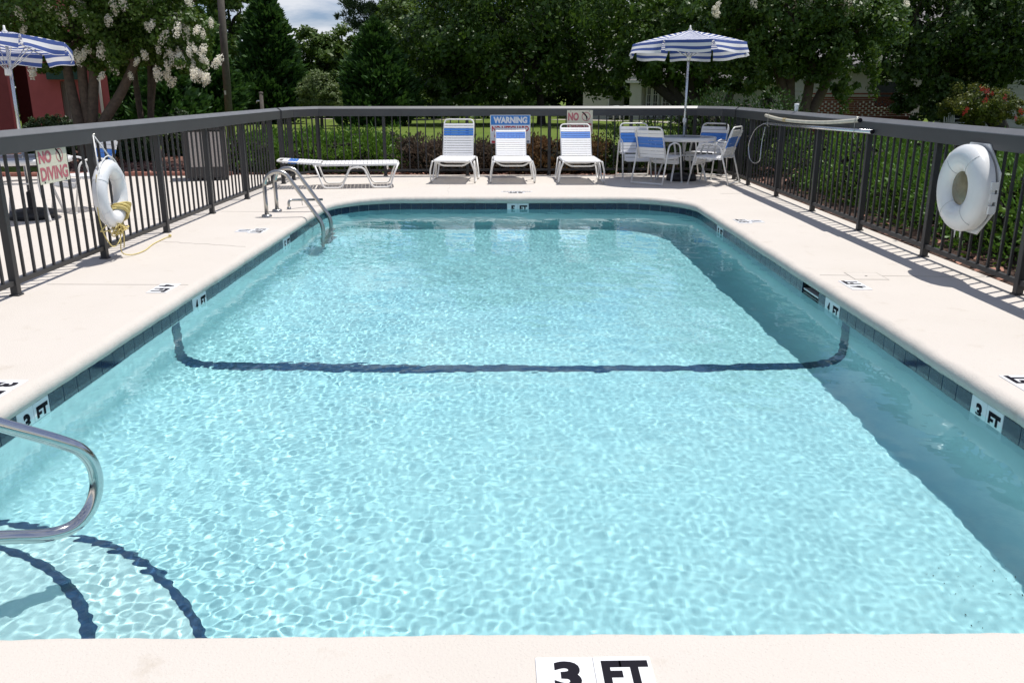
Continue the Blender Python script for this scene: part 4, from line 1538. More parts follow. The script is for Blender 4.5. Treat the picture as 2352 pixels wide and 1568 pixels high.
def limb_tubes(mb, rng, base, targets, r0, bend=.18):
    for t in targets:
        b, t = Vector(base), Vector(t)
        m1 = b.lerp(t, .35) + Vector((rng.normal() * bend, rng.normal() * bend, abs(rng.normal()) * bend + .1 * (t - b).length))
        m2 = b.lerp(t, .7) + Vector((rng.normal() * bend, rng.normal() * bend, .08 * (t - b).length))
        p = spline([b, m1, m2, t], 4)
        mb.tube(p, r0, 7, taper=[r0 * (1 - .85 * i / (len(p) - 1)) for i in range(len(p))], cap=False)

def px_blob(px, py, rx, rz, Y, depth=None, dy=0):
    """ellipsoid centred on a sight line at distance Y; rx, rz in photo pixels"""
    c = at(px, py, Y + dy)
    k = (Y + dy) * .725926 / FPX
    return (tuple(c), (rx * k, depth if depth else rx * k * .8, rz * k))

def broadleaf(name, lab, cat, base, trunk_r, trunk_top, blobs, n_leaf, leaf, m, seed, group=None, bark='barkd', sub=.26, per=90, up=.35, limbs=9, stems=None, fold=.15, shell=.55, wide=.55):
    rng = np.random.default_rng(seed)
    bx, by = base
    g = gz(bx, by)
    e = thing(name, lab, cat, (bx, by, g), 0, group)
    off = Vector((bx, by, g))
    P, N, cc = crown_points(rng, blobs, n_leaf, sub, up, per, shell)
    n = len(P)
    L = leaf * rng.uniform(.65, 1.35, n)
    o = quads('crown', leaves(rng, P - np.array(off), N, L, L * wide, fold), m, parent=e)
    mb = MB()
    stems = stems or [((0, 0), trunk_top)]
    tops = []
    for (sx, sy), top in stems:
        t = Vector(top) - off
        p = spline([(sx, sy, -.15), (sx + t.x * .12, sy + t.y * .12, t.z * .33), (sx * .7 + t.x * .6, t.y * .6, t.z * .7), tuple(t)], 5)
        k = len(p)
        mb.tube(p, trunk_r, 10, taper=[trunk_r * (1.25 - .25 * min(1, i / 3)) * (1 - .35 * i / (k - 1)) for i in range(k)], cap=False)
        tops.append(t)
    tr = mb.build('trunk', M[bark], e)
    lm = MB()
    idx = rng.choice(len(cc), min(limbs, len(cc)), replace=False)
    for i in idx:
        q = Vector(cc[i]) - off
        t = min(tops, key=lambda z: (z - q).length)
        limb_tubes(lm, rng, t * .98, [q], trunk_r * .5)
    lm.build('limbs', M[bark], e)
    return e

def conifer(name, lab, cat, base, height, rad, n, leaf, m, seed, group=None, droop=-.1, point=1.0, low=.02):
    """layered cone of up-curved sprays with a ragged outline"""
    rng = np.random.default_rng(seed)
    bx, by = base
    g = gz(bx, by)
    e = thing(name, lab, cat, (bx, by, g), 0, group)
    nb = max(40, n // 110)
    t = rng.random(nb) ** 1.15                                   # share of height, denser low down
    t = low + (1 - low) * t
    a = rng.uniform(0, 2 * PI, nb)
    prof = (1 - t) ** .75 * (1 - .12 * np.exp(-((t - .0) / .12) ** 2))
    rb = rad * prof * rng.uniform(.78, 1.12, nb) + .05
    zb = t * height
    P, D = [], []
    for i in range(nb):
        k = n // nb
        u = rng.random(k) ** .55
        r = rb[i] * u
        lift = .28 * rb[i] * u ** 2 + droop * rb[i] * (1 - u)
        sp = (.10 + .16 * rb[i]) * (1.15 - u * .75)
        j = rng.normal(size=(k, 3)) * np.array([1, 1, .8]) * sp[:, None] if hasattr(sp, 'shape') else 0
        q = np.stack([np.cos(a[i]) * r, np.sin(a[i]) * r, zb[i] + lift], 1) + j
        d = np.stack([np.cos(a[i]) * np.ones(k), np.sin(a[i]) * np.ones(k), .75 * np.ones(k)], 1) + rng.normal(size=(k, 3)) * .45
        P.append(q); D.append(d)
    kt = n // 25                                                # the leader
    zt = height * rng.uniform(.86, 1.04, kt)
    q = np.stack([rng.normal(size=kt) * .10 * (1.06 * height - zt) / height * rad * 2, rng.normal(size=kt) * .10 * (1.06 * height - zt) / height * rad * 2, zt], 1)
    P.append(q); D.append(np.stack([rng.normal(size=kt) * .4, rng.normal(size=kt) * .4, np.ones(kt)], 1))
    P, D = np.concatenate(P), np.concatenate(D)
    P[:, 2] = np.maximum(P[:, 2], .05)
    L = leaf * rng.uniform(.6, 1.5, len(P))
    quads('crown', sprays(rng, P, D, L, L * .42), m, parent=e)
    MB().tube([(0, 0, -.2), (0, 0, height * .5), (0, 0, height * .97)], .1, 8, taper=[rad * .07, rad * .045, .02], cap=False).build('trunk', M['barkd'], e)
    return e

def hedge(name, lab, cat, blobs, n, leaf, m, seed, base, group=None, spiky=.45, per=45):
    rng = np.random.default_rng(seed)
    e = thing(name, lab, cat, (*base, -.05), 0, group)
    P, N, cc = crown_points(rng, blobs, n, .34, .3, per, .6)
    P[:, 2] = np.maximum(P[:, 2], -.02)
    off = np.array([base[0], base[1], -.05])
    D = N * (1 - spiky) + np.array([0, 0, 1.0]) * spiky + rng.normal(size=N.shape) * .35 + .4 * N
    L = leaf * rng.uniform(.6, 1.5, len(P))
    quads('foliage', sprays(rng, P - off, D, L, L * .42), m, parent=e)
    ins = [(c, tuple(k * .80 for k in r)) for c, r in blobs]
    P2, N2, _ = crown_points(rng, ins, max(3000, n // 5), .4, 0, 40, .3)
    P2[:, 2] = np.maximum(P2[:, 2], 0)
    quads('inner_twigs', leaves(rng, P2 - off, N2, np.full(len(P2), .10), np.full(len(P2), .065)), M['twigs'], parent=e)  # dense dark core added to keep sun from passing through the hedge
    mb = MB()
    for c in cc[::max(1, len(cc) // 30)]:
        q = Vector(c) - Vector(off)
        mb.tube([(q.x * .8 + rng.normal() * .05, q.y * .8 + rng.normal() * .05, 0), (q.x * .95, q.y * .95, q.z * .6), tuple(q)], .012, 5, taper=[.014, .010, .004], cap=False)
    mb.build('stems', M['barkd'], e)
    return e

# --- hedges and shrubs along the fences
def row(x0, y0, x1, y1, n, r, h, seed):
    rg = random.Random(seed)
    out = []
    for k in range(n):
        t = (k + .5) / n
        out.append(((x0 + (x1 - x0) * t + rg.uniform(-.08, .08), y0 + (y1 - y0) * t + rg.uniform(-.1, .1), h * .42), (r * rg.uniform(.85, 1.2), r * rg.uniform(.85, 1.15), h * .58 * rg.uniform(.9, 1.12))))
    return out
hedge('juniper_hedge', 'bright green juniper hedge behind the far fence at its left end', 'hedge', row(-5.05, 16.0, -2.35, 16.1, 6, .55, .66, 1) + row(-4.9, 16.9, -2.2, 16.9, 5, .5, .70, 5), 34000, .055, M['l_jun'], 1, (-4.2, 16.3))
hedge('dead_shrub', 'leafless brown shrub behind the far fence between two loungers', 'shrub', row(-2.0, 15.9, -.2, 15.95, 4, .45, .57, 2), 16000, .055, M['l_brown'], 2, (-1.1, 15.9), spiky=.5)
hedge('rusty_shrub', 'rust brown shrub behind the far fence below the NO DIVING sign', 'shrub', row(.05, 15.9, 1.45, 15.95, 3, .45, .60, 3), 13000, .055, M['l_rust'], 3, (.8, 15.9), spiky=.5)
hedge('juniper_hedge', 'green juniper hedge behind the far fence beyond the umbrella table', 'hedge', row(1.75, 16.0, 4.2, 15.9, 5, .5, .80, 4) + [((3.6, 16.1, .55), (.75, .6, .75)), ((4.5, 15.6, .6), (.7, .6, .8))], 26000, .055, M['l_jund'], 4, (3.0, 16.0))
hedge('juniper_hedge', 'wide bright green juniper hedge along the outside of the right fence', 'hedge',
      row(4.75, 4.2, 4.75, 13.6, 15, .62, .80, 6) + row(5.6, 4.4, 5.6, 13.8, 14, .6, .84, 7) + row(6.4, 5, 6.3, 13.5, 12, .6, .80, 8), 110000, .052, M['l_jun'], 6, (5.2, 9))
for k, (px, py, rx, rz, Y, lab) in enumerate(((160, 400, 84, 42, 19, 'round clipped boxwood in front of the red building'),
                                              (342, 392, 52, 42, 19.5, 'round clipped boxwood right of the white-flowered tree trunk'),
                                              (565, 392, 66, 46, 20, 'round clipped boxwood left of the utility pole'),
                                              (150, 470, 60, 60, 17.8, 'dark clipped boxwood low behind the left fence rail'),
                                              (440, 470, 60, 52, 18.4, 'dark clipped boxwood behind the ring buoy'))):
    c = at(px, py, Y)
    zt = at(px, py - rz, Y).z - .06
    rr = rx * Y * .725926 / FPX * .92
    broadleaf('boxwood_ball', lab, 'bush', (c.x, c.y), .03, (c.x, c.y, zt * .5), [((c.x, c.y, zt * .42), (rr, rr, zt * .58))], 15000, .052, M['l_box'], 60 + k, 'clipped boxwood balls', per=36, sub=.13, limbs=4, shell=.82, up=.5)

# --- crape myrtles
def blossoms(e, pts, seed, m='flowerw', size=.11, nq=150):
    rng = np.random.default_rng(seed)
    off = np.array(e.location)
    meshes = []
    for k in range(4):
        d = rng.normal(size=(nq, 3)); d /= np.linalg.norm(d, axis=1, keepdims=True)
        P = d * rng.random((nq, 1)) ** .4 * np.array([.80, .80, 1.35]) * size
        P[:, 2] += size * .25 * np.sin(P[:, 0] * 30 + k)
        o = quads('flower_cluster', leaves(rng, P, d + rng.normal(size=(nq, 3)) * .6, size * .34 * rng.uniform(.7, 1.3, nq), size * .30 * rng.uniform(.7, 1.3, nq)), M[m], parent=e)
        meshes.append(o.data)
        bpy.data.objects.remove(o)
    for i, p in enumerate(pts):
        s = rng.uniform(.65, 1.2)
        link('flower_cluster', meshes[i % 4], e, np.array(p) - off, (rng.uniform(-.6, .6), rng.uniform(-.6, .6), rng.uniform(0, 6)), (s, s, s * rng.uniform(.9, 1.3)))
Yc = 17.6
b0 = at(275, 395, Yc)
t1 = [px_blob(230, 40, 250, 95, Yc, 1.5), px_blob(60, 60, 120, 90, Yc, 1.2), px_blob(420, 60, 170, 90, Yc, 1.4), px_blob(560, 110, 110, 85, Yc, 1.1, -.4), px_blob(600, 180, 70, 60, Yc, .7, -.6),
      px_blob(300, 130, 190, 60, Yc, 1.2), px_blob(120, 150, 90, 50, Yc, .9), px_blob(250, -150, 300, 130, Yc, 1.8), px_blob(500, -120, 200, 110, Yc, 1.5), px_blob(200, 190, 60, 30, Yc, .6), px_blob(470, 175, 90, 45, Yc, .7), px_blob(340, 205, 75, 32, Yc, .7), px_blob(130, 205, 80, 26, Yc, .6), px_blob(210, 165, 120, 45, Yc, .9)]
cm = broadleaf('crape_myrtle', 'crape myrtle full of white flower clusters in front of the red building', 'tree', (b0.x, b0.y), .12, at(300, 120, Yc),
               t1, 52000, .085, M['l_crape'], 11, bark='bark', limbs=16, per=70,
               stems=[((-.12, 0), at(200, 130, Yc)), ((.05, .05), at(300, 110, Yc)), ((.12, -.05), at(430, 190, Yc)), ((-.02, .1), at(255, 150, Yc))])
fl = [(255, 15), (200, 60), (60, 40), (75, 95), (275, 90), (340, 65), (470, 12), (480, 75), (465, 90), (595, 5), (560, 100), (545, 65), (620, 95), (640, 110), (590, 110), (280, 155), (265, 175), (320, 165), (455, 180), (435, 195),
      (540, 165), (565, 165), (575, 195), (530, 215), (535, 190), (640, 160), (685, 195), (615, 230), (650, 240), (655, 255), (500, 240), (540, 262), (325, 245), (362, 220), (410, 243), (105, 230), (245, 185), (600, 170), (520, 120), (610, 145),
      (150, 20), (390, 10), (665, 75), (640, 195), (575, 60), (505, 155), (230, 40), (360, 20)]
rg = random.Random(4)
blossoms(cm, [at(x + rg.uniform(-4, 4), y + rg.uniform(-4, 4), Yc - rg.uniform(.75, 1.25)) for x, y in fl] + [at(rg.uniform(525, 655), rg.uniform(85, 255), Yc - rg.uniform(.8, 1.25)) for _ in range(12)], 5, size=.098)
b1 = at(462, 372, 21)
broadleaf('crape_myrtle', 'slender multi-stemmed crape myrtle right of the white-flowered one', 'tree', (b1.x, b1.y), .085, at(455, 150, 21), [px_blob(470, 100, 160, 80, 21, 1.4), px_blob(380, 170, 100, 50, 21, 1.0), px_blob(560, 150, 100, 60, 21, 1.1)],
          16000, .085, M['l_crape'], 12, bark='bark', limbs=8, stems=[((-.1, 0), at(420, 160, 21)), ((.08, 0), at(470, 140, 21)), ((.0, .1), at(500, 150, 21))])
Yr = 19
b2 = at(2515, 385, Yr)
t2 = [px_blob(2500, 60, 210, 90, Yr, 1.7), px_blob(2330, 120, 130, 90, Yr, 1.3), px_blob(2660, 90, 140, 80, Yr, 1.3), px_blob(2420, 190, 130, 60, Yr, 1.1), px_blob(2620, 190, 120, 65, Yr, 1.0), px_blob(2540, 150, 170, 70, Yr, 1.2),
      px_blob(2350, 250, 75, 45, Yr, .8), px_blob(2760, 60, 100, 90, Yr, 1.1), px_blob(2500, -120, 260, 110, Yr, 1.8), px_blob(2680, 255, 45, 50, Yr, .5), px_blob(2300, 30, 110, 80, Yr, 1.1), px_blob(2420, 285, 42, 32, Yr, .5)]
cr_ = broadleaf('crape_myrtle', 'large crape myrtle with few white flowers in front of the brick screen', 'tree', (b2.x, b2.y), .13, at(2530, 160, Yr),
                t2, 46000, .10, M['l_oak'], 13, bark='bark', limbs=16, per=70,
                stems=[((-.1, 0), at(2510, 120, Yr)), ((.1, 0), at(2570, 200, Yr)), ((.14, .1), at(2640, 190, Yr)), ((0, -.1), at(2450, 170, Yr))])
blossoms(cr_, [at(x, y, Yr - rg.uniform(.9, 1.4)) for x, y in ((2690, 10), (2700, 40), (2680, 30), (2265, 40), (2270, 20), (2385, 5), (2870, 12), (2780, 195), (2560, 10))], 6, size=.095)
def hanging(px0, py0, px1, py1, Y, e, seed):
    """long drooping leafy shoot"""
    rng = np.random.default_rng(seed)
    a, b = np.array(at(px0, py0, Y)), np.array(at(px1, py1, Y))
    n = 260
    t = rng.random(n)
    P = a + (b - a) * t[:, None] + rng.normal(size=(n, 3)) * .06
    quads('drooping_shoot', leaves(rng, P - np.array(e.location), rng.normal(size=(n, 3)), np.full(n, .11), np.full(n, .05)), M['l_crape'], parent=e)
hanging(2675, 160, 2672, 360, Yr - 1.3, cr_, 1)
hanging(2770, 150, 2765, 300, Yr - 1.3, cr_, 2)
hanging(2405, 150, 2410, 260, Yr - 1.2, cr_, 3)
hanging(360, 140, 366, 210, Yc - 1.2, cm, 4)
# --- red flowered shrub
Yd = 23
b3 = at(3080, 400, Yd)
rs = broadleaf('red_crape_myrtle', 'small crape myrtle with red flowers before the white house at right', 'tree', (b3.x, b3.y), .05, at(3090, 340, Yd),
               [px_blob(3080, 320, 80, 48, Yd, .8), px_blob(3050, 350, 70, 40, Yd, .7), px_blob(3140, 330, 70, 50, Yd, .7), px_blob(3110, 370, 60, 35, Yd, .6), px_blob(3215, 360, 50, 30, Yd, .5)], 12000, .07, M['l_red'], 21, limbs=8, per=60)
blossoms(rs, [at(x, y, Yd - rg.uniform(.6, .9)) for x, y in ((3110, 282), (3125, 290), (3140, 297), (3118, 316), (3060, 345), (3050, 358), (3180, 312), (3230, 352), (3215, 372))], 7, 'flowerr', .075, 60)

# --- big trees across the lawn
Yo = 48
bo = at(1700, 391, Yo)
broadleaf('oak_tree', 'big dark spreading oak in the middle of the lawn', 'tree', (1.60, Yo), .24, at(1690, 190, Yo),
          [px_blob(1640, 60, 240, 120, Yo, 4.5), px_blob(1450, 120, 170, 110, Yo, 3.5), px_blob(1850, 100, 170, 110, Yo, 3.5), px_blob(1620, 200, 230, 90, Yo, 4.2), px_blob(1400, 230, 110, 80, Yo, 2.6), px_blob(1860, 215, 130, 75, Yo, 3.0),
           px_blob(1560, 285, 130, 42, Yo, 3.0), px_blob(1430, 300, 90, 42, Yo, 2.4), px_blob(1940, 270, 45, 40, Yo, 1.4), px_blob(1650, -120, 300, 130, Yo, 5)],
          40000, .27, M['l_oak'], 31, limbs=16, per=80)
Yf = 43
broadleaf('oak_tree', 'dark oak with forked low trunk in front of the beige house', 'tree', (8.72, Yf), .30, at(2185, 290, Yf),
          [px_blob(2170, 140, 190, 90, Yf, 3.2), px_blob(2010, 190, 110, 70, Yf, 2.4), px_blob(2300, 170, 130, 85, Yf, 2.6), px_blob(2150, 230, 150, 50, Yf, 2.4), px_blob(2260, 255, 100, 40, Yf, 1.8), px_blob(2100, 20, 230, 110, Yf, 3.5), px_blob(2330, 40, 150, 100, Yf, 2.6)],
          32000, .23, M['l_oak'], 32, limbs=8, per=80,
          stems=[((0, 0), at(2190, 215, Yf)), ((-.1, 0), at(2040, 235, Yf)), ((.1, 0), at(2240, 235, Yf)), ((-.05, 0), at(2110, 250, Yf))])
Yb = 26
broadleaf('dark_broadleaf_tree', 'huge dark broadleaf tree filling the upper right corner', 'tree', (14.6, Yb), .26, at(2960, 240, Yb),
          [px_blob(2980, 80, 220, 130, Yb, 2.6), px_blob(3180, 100, 160, 130, Yb, 2.4), px_blob(2850, 170, 110, 90, Yb, 1.8), px_blob(2950, 240, 90, 80, Yb, 1.6), px_blob(3150, 210, 130, 60, Yb, 1.8), px_blob(3020, -110, 300, 110, Yb, 2.8), px_blob(2900, 310, 70, 60, Yb, 1.2), px_blob(2960, 350, 45, 40, Yb, .9)],
          42000, .145, M['l_dark'], 33, limbs=12, per=80)
broadleaf('dark_broadleaf_tree', 'dark broadleaf tree behind the umbrella and the forked oak', 'tree', (13.5, 56), .28, at(2420, 120, 56),
          [px_blob(2420, 60, 220, 140, 56, 4), px_blob(2250, 40, 160, 130, 56, 4), px_blob(2600, 90, 180, 140, 56, 4), px_blob(2450, 180, 160, 70, 56, 3)], 16000, .30, M['l_dark'], 34, limbs=6)
# --- evergreens and wood at the left
def px_base(px, py, Y):
    p = at(px, py, Y)
    return (p.x, Y)
def cone(name, lab, px, top_py, w_px, Y, n, leaf, seed, m='l_cedar', **k):
    b = px_base(px, 340, Y)
    top = at(px, top_py, Y)
    return conifer(name, lab, 'tree', b, top.z - gz(*b), w_px * Y * .725926 / FPX / 2, n, leaf, M[m], seed, **k)
cone('cedar_tree', 'tall pointed dark cedar left of the patch of sky', 862, -14, 250, 50, 26000, .34, 41)
cone('cedar_tree', 'dark cedar standing right behind the utility pole', 660, 60, 240, 46, 18000, .32, 42)
cone('cedar_tree', 'broad low cedar right of the patch of sky', 1195, 85, 270, 46, 24000, .32, 43)
cone('cedar_tree', 'dark cedar behind the white-flowered tree', 540, 150, 210, 40, 12000, .30, 44)
cone('cedar_tree', 'dark cedar in the gap behind the red building corner', 400, 110, 210, 44, 12000, .30, 45)
broadleaf('dark_shrub_tree', 'pale green rounded shrub tree at the foot of the tall cedar', 'bush', px_base(1015, 340, 41), .08, at(1020, 300, 41), [px_blob(1010, 290, 52, 62, 41, 1.0), px_blob(1040, 310, 38, 40, 41, .8), px_blob(975, 300, 38, 45, 41, .8)], 9000, .13, M['l_shrub'], 46, limbs=5, per=60)
broadleaf('broadleaf_tree', 'tall leafy tree behind the utility pole beside the cedar', 'tree', px_base(745, 340, 58), .25, at(735, 120, 58), [px_blob(745, 20, 60, 75, 58, 2.4), px_blob(735, 110, 62, 60, 58, 2.4), px_blob(700, -60, 80, 80, 58, 2.4), px_blob(740, 190, 55, 70, 58, 2.2)], 14000, .26, M['l_wood'], 47, limbs=5)
broadleaf('broadleaf_tree', 'mid green tree low behind the patch of sky', 'tree', px_base(1040, 340, 66), .22, at(1040, 190, 66), [px_blob(1040, 190, 95, 70, 66, 3), px_blob(985, 160, 60, 60, 66, 2.6), px_blob(1100, 150, 60, 60, 66, 2.6), px_blob(1040, 270, 100, 60, 66, 3)], 15000, .30, M['l_wood'], 48, limbs=5)
broadleaf('broadleaf_tree', 'yellowish green tree behind the broad low cedar', 'tree', px_base(1290, 340, 60), .25, at(1270, 120, 60), [px_blob(1260, 70, 80, 70, 60, 3), px_blob(1310, 140, 90, 70, 60, 3), px_blob(1240, 160, 60, 60, 60, 2.6), px_blob(1330, 230, 90, 80, 60, 3)], 15000, .28, M['l_wood'], 49, limbs=6)
def pine(px, py0, Y, lab, seed, blobs):
    b = px_base(px, 340, Y)
    rng = np.random.default_rng(seed)
    g = gz(*b)
    e = thing('pine_tree', lab, 'tree', (b[0], Y, g))
    P, N, cc = crown_points(rng, blobs, 11000, .30, .4, 150, .3)
    off = np.array([b[0], Y, g])
    L = .30 * rng.uniform(.6, 1.4, len(P))
    quads('crown', sprays(rng, P - off, N + np.array([0, 0, .5]), L, L * .22), M['l_pine'], parent=e)
    t = np.array(at(px, py0, Y)) - off
    mb = MB().tube([(0, 0, 0), tuple(t * .5), tuple(t)], .2, 8, taper=[.26, .2, .08])
    mb.build('trunk', M['barkd'], e)
    lm = MB()
    for i in rng.choice(len(cc), min(20, len(cc)), replace=False):
        q = Vector(cc[i]) - Vector(off)
        s = Vector(t) * min(.98, max(.4, (q.z - .6) / max(t[2], .1)))
        limb_tubes(lm, rng, s, [q], .06, .1)
    lm.build('limbs', M['barkd'], e)
pine(1215, -60, 70, 'open pine with sky showing between its branches', 51, [px_blob(1150, 20, 70, 28, 70, 2), px_blob(1210, 55, 90, 26, 70, 2), px_blob(1110, 45, 40, 16, 70, 1.4), px_blob(1260, 10, 70, 30, 70, 2), px_blob(1180, 85, 60, 18, 70, 1.6), px_blob(1180, -40, 90, 30, 70, 2), px_blob(1130, 80, 40, 12, 70, 1.4)])
for k, (px, py, rx, rz, Y) in enumerate(((1380, 40, 150, 160, 74), (1560, 0, 170, 180, 78), (1800, 10, 180, 170, 80), (2020, 0, 170, 190, 76), (2260, 0, 180, 200, 84), (2520, 20, 200, 190, 82), (2760, 10, 200, 190, 78), (3000, 0, 200, 210, 72), (3220, 0, 180, 220, 66),
                                         (560, 60, 130, 160, 72), (380, 40, 150, 180, 70), (180, 20, 170, 190, 66), (20, 20, 150, 190, 60))):
    b = px_base(px, 340, Y)
    lab = 'tall shadowy tree in the dark wood behind the oaks and the beige house' if px > 1300 else 'tall shadowy tree in the wood behind the white-flowered tree'
    broadleaf('woodland_tree', lab, 'tree', b, .3, at(px, py + 40, Y),
              [px_blob(px, py, rx, rz, Y, 4.5), px_blob(px - rx * .5, py + 90, rx * .7, rz * .7, Y, 4, -2), px_blob(px + rx * .5, py + 110, rx * .7, rz * .7, Y, 4, -1), px_blob(px, py + 210, rx * .95, rz * .65, Y, 4, -2), px_blob(px + 20, py - 140, rx * .8, rz * .6, Y, 4)],
              11000, .42, M['l_dark' if k % 3 else 'l_wood'], 70 + k, 'woodland trees behind the %s' % ('oaks' if px > 1300 else 'flowering tree'), limbs=3, per=60, sub=.3)
# low undergrowth that closes the foot of the wood
rngu = np.random.default_rng(99)
ub = [((float(x), 62 + 6 * float(rngu.random()) + (14 if x > 0 else 0), .6), (3.2, 2.5, 2.6 + float(rngu.random()))) for x in np.arange(-48, 56, 2.6)] + [((float(x), 80 + 5 * float(rngu.random()), 1.2), (4, 2.5, 3.6)) for x in np.arange(-50, 70, 3.2)]
P, N, cc = crown_points(rngu, ub, 100000, .3, .35, 60, .45)
L = .42 * rngu.uniform(.6, 1.4, len(P))
P[:, 2] = np.maximum(P[:, 2], -1.2)
tag(quads('undergrowth', leaves(rngu, P, N, L, L * .6, .15), M['l_dark']), 'dark undergrowth along the foot of the wood', kind='stuff')

# ------------------------------------------------------------------ red building at the left
def red_building():
    cx, cy, rz = -10.43, 23.0, R(25)
    e = thing('red_building', 'red stucco building with a dark recess behind the white-flowered tree', 'building', (cx, cy, -.12), rz)
    h = 3.5
    def face(px):
        """where a sight line of the photo meets the front, measured along it"""
        q = at(px, 300, 10)
        k = q.x / q.y
        c, s_ = math.cos(rz), math.sin(rz)
        return -(cx - k * cy) / (c - k * s_)
    def wall(x0, x1, z0=0, z1=h, y=0, d=.4, m='stucco', nm='wall'):
        return MB().box(((x0 + x1) / 2, y + d / 2, (z0 + z1) / 2), (x1 - x0, d, z1 - z0)).build(nm, M[m], e)
    xl, p0, p1, w0, w1 = -9.0, face(38), face(95), face(195), face(243)
    wall(xl, p0)
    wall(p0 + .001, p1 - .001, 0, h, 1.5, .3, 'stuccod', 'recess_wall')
    wall(p1, w0)
    wall(w1, 0)
    wall(w0 + .001, w1 - .001, 1.75, h)
    wall(xl, .05, h + .001, h + .35, -.08, .5)
    MB().box((-.2, 3.6, h / 2), (.4, 6.39, h)).build('wall', M['stucco'], e)
    MB().box((xl / 2, 3.9, h - .1), (-xl - .5, 6.2, .15)).build('roof', M['roof'], e)
    MB().box(((w0 + w1) / 2, .22, .875), (w1 - w0 - .01, .1, 1.745)).build('shutter_panel', M['louver'], e)
    for k in range(8): MB().box((w0 + (w1 - w0) * (k + .5) / 8, .15, .875), (.02, .03, 1.70)).build('batten', M['louver'], e)
    MB().box((w0 + .1, -.16, 1.92), (.75, .30, .26)).build('awning', M['green'], e)
    MB().box((p0 - .22, -.006, 1.45), (.32, .02, 2.9)).build('pilaster', M['stuccop'], e)
    MB().tube([(w1 + .55, -.06, 0), (w1 + .55, -.06, h)], .035, 8).build('downpipe', M['trim'], e)
M['stuccop'] = mat('darker red paint', (.23, .055, .055), .9, var=.15, vscale=3)
red_building()

# ------------------------------------------------------------------ beige house and brick screen at the right
def house():
    Y = 60.0
    g = gz(0, Y)
    e = thing('beige_house', 'long beige sided house with white doors seen under the oaks', 'house', (0, Y, g))
    def X(px): return at(px, 300, Y).x
    ev = at(1900, 262, Y).z - g
    def wall(x0, x1, y, h, nm='wall', m='siding'):
        w_ = MB().box(((x0 + x1) / 2, y + .1, h / 2), (x1 - x0, .2, h)).build(nm, M[m], e)
        n = int(h / .16)
        bd = MB().prism([(0, 0), (0, .16), (-.005, .16), (-.03, 0)], 0, 1)     # lapped board, built along y
        bd.v = [(yy, xx, zz) for xx, yy, zz in bd.v]
        me = bd.mesh('siding_board', M[m])
        for k in range(n): link('siding_board', me, w_, (x0, y, k * .16 + .01), None, (x1 - x0, 1, 1))
    wall(X(1846), X(1925), 0, ev)
    wall(X(1925), X(1990), 2.5, ev)
    wall(X(1990), X(2026), -.5, ev + .45)
    wall(X(2026), X(2054), 1.0, ev)
    wall(X(2054), X(2550), 1.0, ev)
    def pane_unit(px0, px1, nm, rows=4, cols=2, h=2.0, z0=.12, y=.86):
        x0, x1 = X(px0), X(px1)
        f = MB()
        f.box(((x0 + x1) / 2, y - .05, z0 + h + .05), (x1 - x0 + .2, .12, .10))
        for x in (x0 - .05, x1 + .05): f.box((x, y - .05, z0 + h / 2), (.10, .12, h))
        o = f.build(nm, M['trim'], e)
        MB().box(((x0 + x1) / 2, y, z0 + h / 2), (x1 - x0, .03, h)).build('pane', M['glass'], o)
        bars = MB()
        for k in range(1, rows): bars.box(((x0 + x1) / 2, y - .03, z0 + h * k / rows), (x1 - x0, .03, .035))
        for k in range(1, cols): bars.box((x0 + (x1 - x0) * k / cols, y - .032, z0 + h / 2), (.035, .03, h))
        bars.build('glazing_bars', M['trim'], o)
    pane_unit(2054, 2064, 'door', 4, 2)
    pane_unit(2074, 2086, 'window', 4, 2)
    pane_unit(2104, 2124, 'window', 4, 2)
    MB().box(((X(2040) + X(2130)) / 2, .2, ev - .05), (X(2130) - X(2040), 1.6, .16)).build('porch_beam', M['trim'], e)
    MB().box((X(1925), -.05, ev / 2), (.08, .08, ev)).build('porch_post', M['trim'], e)
    # roof: low pitch rising away, with a white fascia
    x0, x1 = X(1835), X(2570)
    MB().add([(x0, -.7, ev), (x1, -.7, ev), (x1, 6, ev + 2.6), (x0, 6, ev + 2.6), (x0, 12, ev), (x1, 12, ev), (x0, -.7, ev + .14), (x1, -.7, ev + .14), (x1, 6, ev + 2.74), (x0, 6, ev + 2.74), (x0, 12, ev + .14), (x1, 12, ev + .14)],
             [(6, 7, 8, 9), (9, 8, 11, 10), (0, 3, 2, 1), (3, 4, 5, 2), (0, 1, 7, 6), (0, 6, 9, 3), (3, 9, 10, 4), (1, 2, 8, 7), (2, 5, 11, 8), (4, 10, 11, 5)]).build('roof', M['roof'], e)
    MB().box(((x0 + x1) / 2, -.72, ev + .06), (x1 - x0, .04, .18)).build('fascia', M['trim'], e)
house()
def chair_white(px, py, Y, lab, s=1.0, rz=0):
    """white garden armchair with spindles"""
    p = at(px, py, Y)
    e = thing('garden_chair', lab, 'chair', (p.x, Y, gz(p.x, Y)), rz, 'white garden chairs by the houses')
    MB().cbox((0, 0, .44), (.5, .48, .05), .015).build('seat', M['trim'], e)
    for x in (-.21, .21):
        for y in (-.2, .2): MB().tube([(x, y, 0), (x * .92, y * .92, .42)], .02, 6).build('leg', M['trim'], e)
        MB().tube(fillet([(x * 1.1, -.2, .45), (x * 1.1, -.2, .64), (x * 1.1, .2, .66)], .06, 4), .018, 6).build('arm', M['trim'], e)
    MB().tube(fillet([(-.23, .22, .45), (-.23, .28, .92), (.23, .28, .92), (.23, .22, .45)], .12, 5), .02, 6).build('back_frame', M['trim'], e)
    for x in (-.12, -.04, .04, .12): MB().tube([(x, .22, .46), (x, .275, .91)], .012, 5).build('spindle', M['trim'], e)
chair_white(1952, 335, 57, 'white garden chair on the patio of the beige house, left of the pair')
chair_white(1984, 335, 57, 'white garden chair on the patio of the beige house, right of the pair')
